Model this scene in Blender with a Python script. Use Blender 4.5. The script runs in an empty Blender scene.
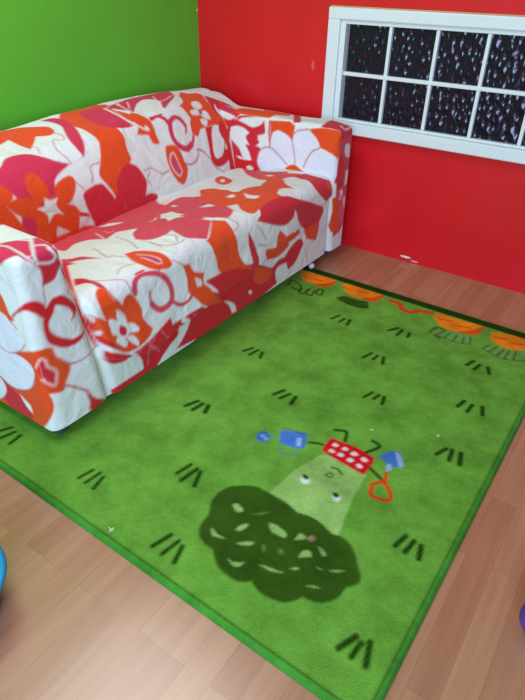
import bpy, bmesh, math, random
import numpy as np
from mathutils import Vector, Matrix, Euler
C = bpy.context.scene
COL = C.collection

# ================================================================ camera, light, exposure
cd = bpy.data.cameras.new('camera'); cam = bpy.data.objects.new('camera', cd); COL.objects.link(cam)
cd.sensor_fit = 'VERTICAL'; cd.sensor_height = 24.0; cd.lens = 24.0*567.4/700; cd.clip_start = .02
yaw, pitch, roll = .5913, .9826, .0233
cam.matrix_world = Matrix.Translation((2.2046, -2.6121, 1.2145)) @ (Matrix.Rotation(yaw, 4, 'Z') @ Matrix.Rotation(pitch, 4, 'X') @ Matrix.Rotation(roll, 4, 'Z'))
C.camera = cam

w = bpy.data.worlds.new('daylight'); C.world = w; w.use_nodes = True
wn = w.node_tree.nodes; bg = wn['Background']; bg.inputs[0].default_value = (.78, .88, 1.0, 1); bg.inputs[1].default_value = .34

def area(name, loc, target, size, energy, color, sy=None):
    l = bpy.data.lights.new(name, 'AREA'); l.energy = energy; l.color = color; l.shape = 'RECTANGLE'; l.size = size; l.size_y = sy or size
    o = bpy.data.objects.new(name, l); COL.objects.link(o); o.location = loc
    o.rotation_euler = (Vector(target)-Vector(loc)).to_track_quat('-Z', 'Y').to_euler()
    return o
area('ceiling_light', (.75, -1.75, 2.5), (.75, -1.75, 0), 1.1, 29, (1, .98, .94))
area('daylight_window', (2.9, -4.8, 1.15), (.9, -1.0, .3), 1.9, 135, (.60, .79, 1.0), 1.3)

C.view_settings.view_transform = 'Standard'; C.view_settings.look = 'None'; C.view_settings.gamma = 1
C.view_settings.use_curve_mapping = False; C.view_settings.exposure = 0.0

# ================================================================ helpers
def lin(c):
    return tuple(((v/255+.055)/1.055)**2.4 if v/255 > .04045 else v/255/12.92 for v in c)

def material(name, color=(200, 200, 200), rough=.6, spec=.4):
    m = bpy.data.materials.new(name); m.use_nodes = True
    b = m.node_tree.nodes['Principled BSDF']
    b.inputs['Base Color'].default_value = (*lin(color), 1); b.inputs['Roughness'].default_value = rough
    b.inputs['Specular IOR Level'].default_value = spec
    return m, m.node_tree.nodes, m.node_tree.links, b

def noise_bump(m, scale, strength, dist=.002, detail=4, coord='Object'):
    n, l = m.node_tree.nodes, m.node_tree.links
    tc = n.new('ShaderNodeTexCoord'); t = n.new('ShaderNodeTexNoise'); t.inputs['Scale'].default_value = scale; t.inputs['Detail'].default_value = detail
    bu = n.new('ShaderNodeBump'); bu.inputs['Strength'].default_value = strength; bu.inputs['Distance'].default_value = dist
    l.new(tc.outputs[coord], t.inputs['Vector']); l.new(t.outputs['Fac'], bu.inputs['Height'])
    l.new(bu.outputs['Normal'], n['Principled BSDF'].inputs['Normal'])
    return tc, t, bu

def mottle(m, color, amount, scale, detail=5):
    """base colour with soft uneven paint / dye variation"""
    n, l = m.node_tree.nodes, m.node_tree.links
    tc = n.new('ShaderNodeTexCoord'); t = n.new('ShaderNodeTexNoise'); t.inputs['Scale'].default_value = scale; t.inputs['Detail'].default_value = detail
    r = n.new('ShaderNodeValToRGB'); c = np.array(lin(color))
    r.color_ramp.elements[0].position = .3; r.color_ramp.elements[1].position = .7
    r.color_ramp.elements[0].color = (*(c*(1-amount)), 1); r.color_ramp.elements[1].color = (*np.minimum(c*(1+amount), 1), 1)
    l.new(tc.outputs['Object'], t.inputs['Vector']); l.new(t.outputs['Fac'], r.inputs[0]); l.new(r.outputs[0], n['Principled BSDF'].inputs['Base Color'])
    return r

def link(name, me, mat, parent=None):
    o = bpy.data.objects.new(name, me); COL.objects.link(o); o.parent = parent
    if mat: me.materials.append(mat)
    return o

def from_bm(name, bm, mat, parent=None, smooth_shade=False):
    bmesh.ops.recalc_face_normals(bm, faces=bm.faces)
    me = bpy.data.meshes.new(name); bm.to_mesh(me); bm.free()
    if smooth_shade: me.shade_smooth()
    return link(name, me, mat, parent)

def add_box(bm, lo, hi, bevel=0):
    r = bmesh.ops.create_cube(bm, size=1); v = r['verts']
    for q in v: q.co = Vector([(lo[i]+hi[i])/2+q.co[i]*(hi[i]-lo[i]) for i in range(3)])
    if bevel:
        es = list({e for q in v for e in q.link_edges})
        bmesh.ops.bevel(bm, geom=es, offset=bevel, segments=2, profile=.5, affect='EDGES')

def lathe(prof, seg=64):
    bm = bmesh.new(); rings = []
    for r, z in prof:
        rings.append([bm.verts.new((r*math.cos(2*math.pi*i/seg), r*math.sin(2*math.pi*i/seg), z)) for i in range(seg)] if r > 1e-6 else [bm.verts.new((0, 0, z))])
    for a, b in zip(rings, rings[1:]):
        for i in range(seg):
            j = (i+1) % seg
            if len(a) == 1: bm.faces.new((a[0], b[i], b[j]))
            elif len(b) == 1: bm.faces.new((a[i], a[j], b[0]))
            else: bm.faces.new((a[i], a[j], b[j], b[i]))
    return bm

def tag(o, label, cat, group=None):
    o['label'] = label; o['category'] = cat
    if group: o['group'] = group
    return o

def struct(o):
    o['kind'] = 'structure'; return o

# ---------------------------------------------------------------- sofa shapes (pure numpy)
def smooth(t):
    t = np.clip(t, 0, 1); return t*t*(3-2*t)

def fold_z(y):          # height of the fold where the loose seat cover turns in over the front panel
    return np.interp(y, [-1.75, -1.62, -1.50, -1.22, -0.91, -0.60, -0.30, -0.2], [.23, .175, .15, .185, .205, .265, .335, .35])

def lumps(p, amp, k, ph):
    x, y, z = p[:, 0], p[:, 1], p[:, 2]
    return amp*(np.sin(k*(1.0*x+.7*y+.3*z)+ph)*np.sin(k*(.4*x-1.1*y+.8*z)+2.1*ph)+.5*np.sin(2.1*k*(.9*x+.2*y-.9*z)+3.3*ph))

def deform_seat(p):
    x, y, z = p.T.copy()
    up = smooth((z-.25)/.2)
    z = z - up*(.060*(1-smooth((x-.42)/.45)))                 # the seat dips towards the back
    z = z + up*.014*np.sin(np.pi*np.clip((y+1.74)/1.5, 0, 1))   # soft crown
    fz = fold_z(y)
    near = smooth((-y-.25)/1.2)
    b = smooth((z-fz+.012)/.024)*(1-.75*smooth((z-fz)/.24))
    front = smooth((x-.80)/.15)
    gate = smooth((y-(-1.765+.15*(.62-z)))/.035)*smooth((-.243-y)/.03)   # only between the armrests
    b = b*gate
    x = x - front*.012*(1-gate)
    x = x + front*b*(.012+.026*near) - front*.004*(1-b)
    x = x + front*.006*np.sin(y*21+z*9)*smooth((.40-z)/.2)*b
    
    q = np.stack([x, y, z], 1)
    q[:, 2] += up*lumps(q, .0032, 13, .6)
    return q

def deform_back(p):
    x, y, z = p.T.copy()
    t = (x-.109)/.391
    x = x - t*np.interp(y, [-1.35, -1.2, -.85, -.48, -.25], [-.012, -.008, .025, .055, .075])
    top = smooth((z-.5)/.2)
    x = x - t*np.maximum(z-.36, 0)*.42 + .03*t*np.sin(np.pi*np.clip((z-.36)/.36, 0, 1))
    z = z + top*(np.interp(y, [-1.9, -1.32, -1.09, -.82, -.62, -.41, -.15, -.10], [.0, .003, .020, .030, .035, .027, .012, -.004])) 
    z = z - top*.035*smooth((t-.25)/.75)
    q = np.stack([x, y, z], 1)
    q[:, 0] += t*lumps(q, .0035, 9, 1.3)
    q[:, 2] += top*lumps(q, .0022, 11, .3)
    return q

def deform_far(p):
    x, y, z = p.T.copy()
    top = smooth((z-.35)/.27)
    z = z + top*(.050*smooth((.36-x)/.16) - .012*smooth((x-.9)/.1))
    s = (-.103-y)/.135
    y = y - .022*s*smooth((x-.30)/-.3+1)*0 - .012*s*np.sin(np.pi*np.clip((z-.1)/.5, 0, 1))
    q = np.stack([x, y, z], 1)
    q[:, 1] += s*lumps(q, .003, 15, 2.2)
    q[:, 2] += top*lumps(q, .002, 12, 1.2)
    return q

def deform_near(p):
    x, y, z = p.T.copy()
    s = (y+1.903)/.135
    y = y + s*.150*(.62-z)*smooth((x-.3)/.4)
    top = smooth((z-.35)/.27)
    z = z + top*(.050*smooth((.36-x)/.16) - .010*smooth((x-.9)/.1))
    q = np.stack([x, y, z], 1)
    q[:, 2] += top*lumps(q, .002, 12, 2.2)
    q[:, 0] += .5*lumps(q, .003, 14, .9)*smooth((x-.8)/.15)
    return q

PARTS = {
    'seat':  dict(lo=(.40, -1.835, .05), hi=(.992, -.165, .428), r=.060, step=.0048, f=deform_seat),
    'back':  dict(lo=(.109, -1.895, .05), hi=(.50, -.108, .695), r=.055, step=.0052, f=deform_back),
    'far':   dict(lo=(.13, -.238, .05), hi=(1.0, -.096, .642), r=.026, step=.005, f=deform_far),
    'near':  dict(lo=(.13, -1.903, .05), hi=(.99, -1.768, .622), r=.026, step=.0045, f=deform_near),
}

def shape(part, q):
    d = PARTS[part]; lo = np.array(d['lo']); hi = np.array(d['hi']); r = d['r']
    inner = np.clip(q, lo+r*np.array([1, 1, 0]), hi-r)
    dv = q-inner
    n = np.linalg.norm(dv, axis=1, keepdims=True); n[n == 0] = 1
    return d['f'](inner+dv/n*r)

FACE_AX = {0: (1, 2), 1: (1, 2), 2: (0, 2), 3: (0, 2), 4: (0, 1), 5: (0, 1)}
def face_q(part, face, a, b):
    d = PARTS[part]; q = np.zeros((len(a), 3)); u, v = FACE_AX[face]
    q[:, u] = a; q[:, v] = b
    w = face//2; q[:, w] = d['hi'][w] if face % 2 else d['lo'][w]
    return q
# ---------------------------------------------------------------- end of the sofa shapes

# ================================================================ dye colours of the prints
INK = dict(white=(224, 230, 231), orange=(228, 76, 26), pink=(208, 48, 82), red=(208, 30, 38), coral=(214, 70, 88), rosewhite=(236, 190, 190), coralw=(240, 170, 170), crimson=(206, 38, 56), lilac=(224, 226, 244), pinkw=(232, 205, 200), tan=(160, 130, 110), navy=(40, 60, 140), teal=(70, 150, 150), leaf=(112, 164, 84), orangered=(214, 74, 28), rose=(214, 96, 120), line=(190, 100, 112), mauve=(188, 70, 110),
           grass=(106, 165, 62), hem=(62, 138, 48), hemline=(34, 92, 28), band=(38, 62, 18), dark=(54, 88, 24), pale=(150, 196, 110), tuft=(36, 70, 14), rugred=(214, 22, 40), rugwhite=(236, 232, 226), blue=(70, 120, 205),
           bluelight=(150, 180, 225), carrot=(238, 138, 30), carrotdark=(214, 88, 22), top=(120, 160, 100), black=(20, 30, 18), mid=(96, 140, 66))
# prints: (dye, line width in mm or 0 for a filled outline, outline in mm on the cloth)
RUG_PRINT = [
 ('pale', 0, '1678 -1456 1723 -1446 1753 -1443 1784 -1446 1824 -1455 1836 -1568 1862 -1690 1756 -1705 1637 -1681 1648 -1560'),
 ('mid', 0, '1480 -1786 1519 -1836'),
 ('dark', 0, '1543 -1823 1529 -1798 1523 -1779 1523 -1755 1528 -1734 1539 -1716 1562 -1696 1585 -1682 1601 -1677 1633 -1675 1693 -1676 1712 -1680 1735 -1687 1765 -1679 1794 -1678 1810 -1681 1847 -1694 1868 -1687 1887 -1689 1906 -1697 1922 -1712 1931 -1721 1939 -1734 1961 -1758 1968 -1770 1968 -1778 1965 -1789 1952 -1805 1949 -1813 1948 -1836 1945 -1847 1939 -1860 1932 -1868 1921 -1878 1909 -1884 1878 -1890 1874 -1900 1867 -1911 1853 -1926 1838 -1932 1812 -1938 1791 -1938 1770 -1932 1758 -1926 1745 -1939 1732 -1946 1713 -1948 1690 -1947 1674 -1943 1663 -1938 1639 -1921 1628 -1910 1606 -1911 1584 -1905 1569 -1895 1558 -1880 1550 -1855 1550 -1835'),
 ('pale', 0, '1582 -1769 1582 -1765 1584 -1761 1592 -1758 1609 -1762 1614 -1765 1617 -1769 1613 -1777 1606 -1781 1593 -1777'),
 ('mid', 0, '1643 -1765 1656 -1747 1677 -1729 1665 -1749'),
 ('pale', 0, '1695 -1761 1705 -1757 1714 -1755 1743 -1759 1752 -1764 1756 -1773 1755 -1776 1749 -1778 1718 -1780 1707 -1774'),
 ('pale', 0, '1637 -1827 1637 -1820 1641 -1807 1647 -1799 1653 -1796 1655 -1798 1657 -1806 1651 -1823 1645 -1829 1640 -1829'),
 ('pale', 0, '1582 -1861 1610 -1868 1635 -1866 1619 -1874 1602 -1879 1595 -1876'),
 ('pale', 0, '1664 -1862 1681 -1843 1698 -1833 1700 -1835 1700 -1840 1696 -1847 1680 -1858'),
 ('pale', 0, '1674 -1908 1684 -1910 1691 -1910 1714 -1895 1713 -1910 1702 -1918 1691 -1917'),
 ('mid', 0, '1759 -1814 1764 -1809 1768 -1808 1774 -1813 1778 -1819 1776 -1821 1769 -1823'),
 ('mid', 0, '1720 -1828 1726 -1824 1729 -1825 1737 -1841 1735 -1844 1730 -1842'),
 ('pale', 0, '1745 -1879 1758 -1873 1805 -1864 1780 -1877'),
 ('pale', 0, '1816 -1840 1830 -1832 1828 -1838'),
 ('pale', 0, '1779 -1766 1777 -1748 1779 -1741 1786 -1739 1797 -1742 1799 -1746 1797 -1751'),
 ('tan', 0, '1801 -1743 1802 -1735 1807 -1728 1814 -1728 1820 -1731 1819 -1739 1815 -1746 1807 -1746'),
 ('pale', 0, '1813 -1805 1812 -1788 1813 -1781 1821 -1773 1827 -1772 1831 -1773 1840 -1784'),
 ('pale', 0, '1838 -1749 1845 -1748 1853 -1750 1867 -1758 1865 -1762 1863 -1766 1859 -1767'),
 ('pale', 0, '1816 -1842 1824 -1831 1833 -1829 1824 -1841'),
 ('pale', 0, '1864 -1803 1878 -1799 1875 -1804'),
 ('pale', 0, '1894 -1793 1907 -1781 1924 -1772 1910 -1787'),
 ('pale', 0, '1872 -1859 1883 -1850 1900 -1846 1886 -1855'),
 ('rugred', 0, '1669 -1442 1665 -1410 1665 -1390 1667 -1381 1673 -1375 1702 -1374 1744 -1368 1769 -1370 1812 -1378 1820 -1396 1821 -1413 1819 -1459 1710 -1450'),
 ('rugwhite', 0, '1683 -1404 1684 -1394 1686 -1391 1691 -1390 1702 -1393 1702 -1397 1697 -1405 1687 -1406'),
 ('rugwhite', 0, '1716 -1402 1717 -1392 1720 -1388 1724 -1387 1734 -1391 1734 -1395 1730 -1402 1719 -1404'),
 ('rugwhite', 0, '1746 -1404 1748 -1393 1751 -1389 1760 -1390 1767 -1394 1767 -1398 1761 -1406 1753 -1407'),
 ('rugwhite', 0, '1782 -1406 1784 -1397 1787 -1394 1796 -1395 1803 -1399 1803 -1403 1797 -1411 1789 -1410'),
 ('rugwhite', 0, '1687 -1432 1688 -1423 1691 -1420 1696 -1420 1706 -1424 1706 -1428 1701 -1434 1690 -1434'),
 ('rugwhite', 0, '1717 -1431 1718 -1421 1721 -1418 1725 -1417 1735 -1422 1735 -1426 1731 -1433 1721 -1433'),
 ('rugwhite', 0, '1749 -1433 1751 -1424 1754 -1420 1762 -1420 1769 -1424 1769 -1428 1764 -1436 1753 -1436'),
 ('rugwhite', 0, '1783 -1438 1784 -1429 1787 -1427 1795 -1428 1802 -1432 1802 -1436 1797 -1444 1792 -1443'),
 ('tuft', 11.6, '1657 -1338 1678 -1327 1687 -1324 1691 -1325 1698 -1336 1707 -1364'),
 ('tuft', 11.2, '1775 -1312 1798 -1316 1802 -1319 1805 -1323 1801 -1337 1783 -1372'),
 ('tuft', 10.6, '1821 -1423 1870 -1445'),
 ('tuft', 9.7, '1623 -1435 1642 -1424 1660 -1419'),
 ('orangered', 11.2, '1868 -1413 1880 -1447'),
 ('orangered', 12.9, '1855 -1476 1870 -1454 1877 -1452 1885 -1454 1897 -1462 1908 -1474 1918 -1491 1920 -1500 1919 -1503 1909 -1510 1892 -1514 1880 -1517 1872 -1516 1869 -1514 1863 -1505 1855 -1476'),
 ('blue', 0, '1823 -1360 1826 -1347 1838 -1326 1847 -1315 1858 -1309 1867 -1312 1875 -1320 1887 -1338 1895 -1354 1894 -1359 1889 -1369 1881 -1376 1873 -1380 1860 -1379 1834 -1370 1825 -1364'),
 ('bluelight', 0, '1853 -1317 1860 -1314 1868 -1316 1884 -1334 1896 -1353 1897 -1360 1893 -1370 1889 -1370 1884 -1364'),
 ('bluelight', 0, '1855 -1388 1855 -1384 1859 -1375 1862 -1373 1869 -1379 1875 -1388 1875 -1393 1870 -1404 1867 -1406 1864 -1404'),
 ('white', 0, '1679 -1581 1678 -1576 1680 -1573 1692 -1568 1700 -1567 1704 -1570 1706 -1575 1705 -1584 1699 -1589 1687 -1589'),
 ('white', 0, '1785 -1585 1786 -1577 1789 -1574 1797 -1571 1806 -1571 1809 -1581 1808 -1587 1803 -1592 1797 -1595 1793 -1593'),
 ('black', 0, '1676 -1562 1680 -1558 1689 -1558 1697 -1563 1697 -1567 1691 -1574 1682 -1569'),
 ('black', 0, '1780 -1572 1780 -1569 1787 -1565 1794 -1566 1800 -1570 1797 -1579 1793 -1582 1785 -1578'),
 ('tuft', 6.4, '1730 -1487 1747 -1482 1767 -1494'),
 ('tuft', 3.4, '1729 -1525 1745 -1525 1747 -1521 1747 -1512 1740 -1509 1736 -1510 1729 -1525'),
 ('blue', 0, '1520 -1440 1594 -1405 1615 -1445 1619 -1457 1620 -1466 1612 -1476 1595 -1484 1547 -1492'),
 ('navy', 3.3, '1525 -1425 1590 -1411'),
 ('bluelight', 0, '1581 -1440 1584 -1436 1589 -1434 1595 -1436 1606 -1461 1607 -1466 1605 -1470 1601 -1471 1596 -1468 1585 -1452'),
 ('teal', 4.7, '1557 -1508 1576 -1521 1585 -1522 1594 -1519 1608 -1508 1611 -1496 1611 -1479'),
 ('blue', 0, '1472 -1509 1470 -1504 1469 -1490 1470 -1485 1476 -1478 1485 -1474 1495 -1475 1507 -1481 1511 -1486 1514 -1506 1512 -1517 1509 -1521 1498 -1523 1488 -1521 1476 -1514'),
 ('bluelight', 0, '1481 -1497 1482 -1492 1486 -1488 1492 -1490 1496 -1495 1495 -1500 1491 -1503 1486 -1501'),
 ('bluelight', 0, '1499 -1504 1499 -1498 1501 -1493 1507 -1495 1511 -1500 1511 -1505 1508 -1509 1503 -1508'),
 ('blue', 2.4, '1507 -1478 1527 -1469'),
 ('tuft', 15.2, '1198 -1528 1215 -1485'),
 ('tuft', 15.1, '1231 -1529 1237 -1486'),
 ('tuft', 16.2, '1272 -1516 1259 -1483'),
 ('tuft', 11.2, '1381 -1771 1391 -1721'),
 ('tuft', 13.1, '1409 -1785 1417 -1725'),
 ('tuft', 13.9, '1453 -1778 1433 -1729'),
 ('tuft', 13.3, '1500 -1992 1514 -1940'),
 ('tuft', 12.3, '1535 -1995 1543 -1942'),
 ('tuft', 13.9, '1576 -1995 1561 -1949'),
 ('tuft', 15.2, '2004 -1946 2023 -1901'),
 ('tuft', 13.5, '2035 -1947 2039 -1907'),
 ('tuft', 14.9, '2069 -1946 2054 -1895'),
 ('tuft', 13.4, '1994 -1632 2004 -1587'),
 ('tuft', 14.2, '2022 -1634 2028 -1589'),
 ('tuft', 14.9, '2058 -1633 2048 -1593'),
 ('tuft', 13.8, '1958 -1252 1974 -1210'),
 ('tuft', 14.8, '1998 -1254 1991 -1205'),
 ('tuft', 15.8, '2030 -1252 2017 -1202'),
 ('tuft', 11.0, '1170 -1949 1179 -1904'),
 ('tuft', 10.9, '1199 -1949 1204 -1900'),
 ('tuft', 11.8, '1234 -1950 1223 -1906'),
 ('tuft', 12.0, '813 -1973 835 -1931'),
 ('tuft', 11.9, '846 -1988 860 -1938'),
 ('tuft', 12.9, '893 -1978 887 -1939'),
 ('tuft', 13.4, '1157 -1152 1172 -1115'),
 ('tuft', 13.3, '1189 -1157 1197 -1113'),
 ('tuft', 13.2, '1233 -1151 1220 -1117'),
 ('tuft', 14.5, '1399 -1304 1415 -1264'),
 ('tuft', 14.4, '1428 -1307 1443 -1269'),
 ('tuft', 15.4, '1474 -1310 1467 -1271'),
 ('tuft', 13.3, '1306 -736 1320 -692'),
 ('tuft', 13.2, '1345 -739 1349 -704'),
 ('tuft', 14.5, '1382 -743 1373 -700'),
 ('tuft', 14.3, '1539 -678 1561 -638'),
 ('tuft', 14.2, '1580 -691 1582 -642'),
 ('tuft', 14.1, '1621 -679 1615 -646'),
 ('tuft', 13.3, '1543 -918 1557 -869'),
 ('tuft', 13.2, '1580 -907 1582 -873'),
 ('tuft', 14.4, '1620 -910 1606 -871'),
 ('tuft', 12.0, '1655 -1132 1667 -1091'),
 ('tuft', 13.2, '1686 -1122 1692 -1091'),
 ('tuft', 14.3, '1721 -1129 1711 -1090'),
 ('tuft', 14.4, '1876 -730 1890 -687'),
 ('tuft', 14.3, '1907 -743 1916 -700'),
 ('tuft', 15.4, '1961 -735 1946 -698'),
 ('tuft', 14.2, '1932 -989 1941 -946'),
 ('tuft', 14.1, '1967 -997 1970 -951'),
 ('tuft', 15.2, '2014 -984 2001 -942'),
 ('dark', 9.6, '993 -590 981 -555 978 -543 980 -536 986 -535 995 -536 1018 -545 1037 -556 1049 -569 1067 -598 1069 -607 1065 -608 1019 -596'),
 ('dark', 10.5, '1061 -576 1062 -599 1065 -610 1081 -622 1090 -625 1095 -623 1096 -616 1088 -568'),
 ('dark', 10.5, '1095 -562 1097 -597 1101 -607 1108 -612 1117 -616 1126 -616 1131 -613 1131 -605 1118 -557'),
 ('dark', 10.5, '1128 -537 1135 -574 1139 -583 1145 -587 1153 -588 1161 -587 1164 -582 1163 -573 1153 -544 1147 -535 1140 -532 1128 -537'),
 ('carrot', 0, '970 -450 978 -416 1142 -404 1154 -432 1155 -446 1152 -461 1145 -478 1131 -498 1111 -507 1072 -511 1049 -510 1025 -502 1006 -487'),
 ('carrotdark', 0, '1080 -511 1101 -495 1119 -476 1132 -457 1154 -416 1161 -437 1163 -460 1159 -475 1148 -496 1139 -505 1121 -512 1101 -515'),
 ('carrotdark', 11.1, '1003 -466 1050 -470'),
 ('carrotdark', 11.0, '1055 -460 1098 -459'),
 ('dark', 0, '1232 -566 1241 -538 1252 -528 1269 -524 1319 -523 1340 -517 1361 -508 1393 -564 1375 -576 1356 -585 1343 -588 1330 -589 1307 -588 1271 -582 1254 -577'),
 ('carrot', 0, '1194 -437 1198 -408 1388 -412 1387 -452 1385 -462 1377 -473 1362 -484 1343 -493 1318 -501 1295 -505 1272 -505 1257 -500 1248 -494 1229 -476'),
 ('carrotdark', 0, '1318 -501 1343 -480 1358 -463 1372 -441 1391 -405 1396 -427 1399 -452 1396 -471 1384 -491 1374 -501 1362 -506 1347 -506'),
 ('carrotdark', 10.7, '1208 -451 1256 -459'),
 ('carrotdark', 10.6, '1280 -446 1327 -439'),
 ('orangered', 25.1, '1442 -446 1464 -437 1477 -438 1484 -443 1504 -472 1511 -479 1530 -488 1543 -488 1554 -484 1570 -459 1579 -449 1592 -443 1624 -437'),
 ('dark', 8.6, '1679 -588 1679 -555 1681 -543 1684 -536 1688 -533 1695 -532 1719 -538'),
 ('leaf', 11.6, '1691 -594 1698 -550'),
 ('dark', 8.4, '1703 -598 1721 -613 1725 -610 1726 -593 1722 -536'),
 ('leaf', 0, '1673 -563 1817 -512 1842 -573 1823 -587 1805 -595 1779 -600 1750 -600 1716 -595 1686 -586 1681 -580'),
 ('dark', 6.4, '1677 -585 1691 -544'),
 ('dark', 6.3, '1708 -589 1722 -546'),
 ('dark', 6.3, '1741 -598 1747 -546'),
 ('dark', 6.3, '1778 -598 1775 -544'),
 ('dark', 6.2, '1813 -595 1803 -542'),
 ('dark', 6.2, '1838 -576 1824 -526'),
 ('dark', 4.7, '1677 -585 1716 -595 1770 -601 1794 -598 1840 -582'),
 ('carrot', 0, '1643 -464 1645 -421 1836 -415 1836 -458 1834 -469 1827 -482 1819 -492 1803 -505 1784 -515 1767 -520 1735 -525 1716 -524 1704 -520 1689 -512 1674 -499'),
 ('carrotdark', 0, '1770 -519 1798 -488 1811 -469 1823 -448 1843 -406 1849 -437 1849 -459 1842 -482 1834 -496 1824 -507 1814 -513 1794 -517'),
 ('carrotdark', 10.9, '1668 -460 1713 -453'),
 ('carrotdark', 10.7, '1754 -472 1800 -458'),
 ('leaf', 0, '1882 -551 1918 -544 1944 -536 2038 -492 2054 -556 2023 -581 2003 -594 1983 -603 1966 -605 1941 -600 1904 -584 1897 -578 1891 -569'),
 ('dark', 6.6, '1888 -582 1905 -538'),
 ('dark', 6.6, '1916 -588 1932 -536'),
 ('dark', 6.5, '1950 -600 1959 -538'),
 ('dark', 6.5, '1978 -605 1978 -537'),
 ('dark', 6.5, '2008 -591 2002 -527'),
 ('dark', 4.4, '1888 -582 1946 -604 1964 -607 1975 -606 1995 -599 2023 -583 2054 -556'),
 ('carrot', 0, '1884 -481 1886 -432 2055 -371 2071 -441 2031 -489 2006 -510 1991 -518 1975 -523 1958 -525 1948 -524 1936 -520 1923 -513'),
 ('carrotdark', 10.4, '1901 -469 1944 -455'),
 ('carrotdark', 10.3, '1970 -477 2027 -447'),
]
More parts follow.
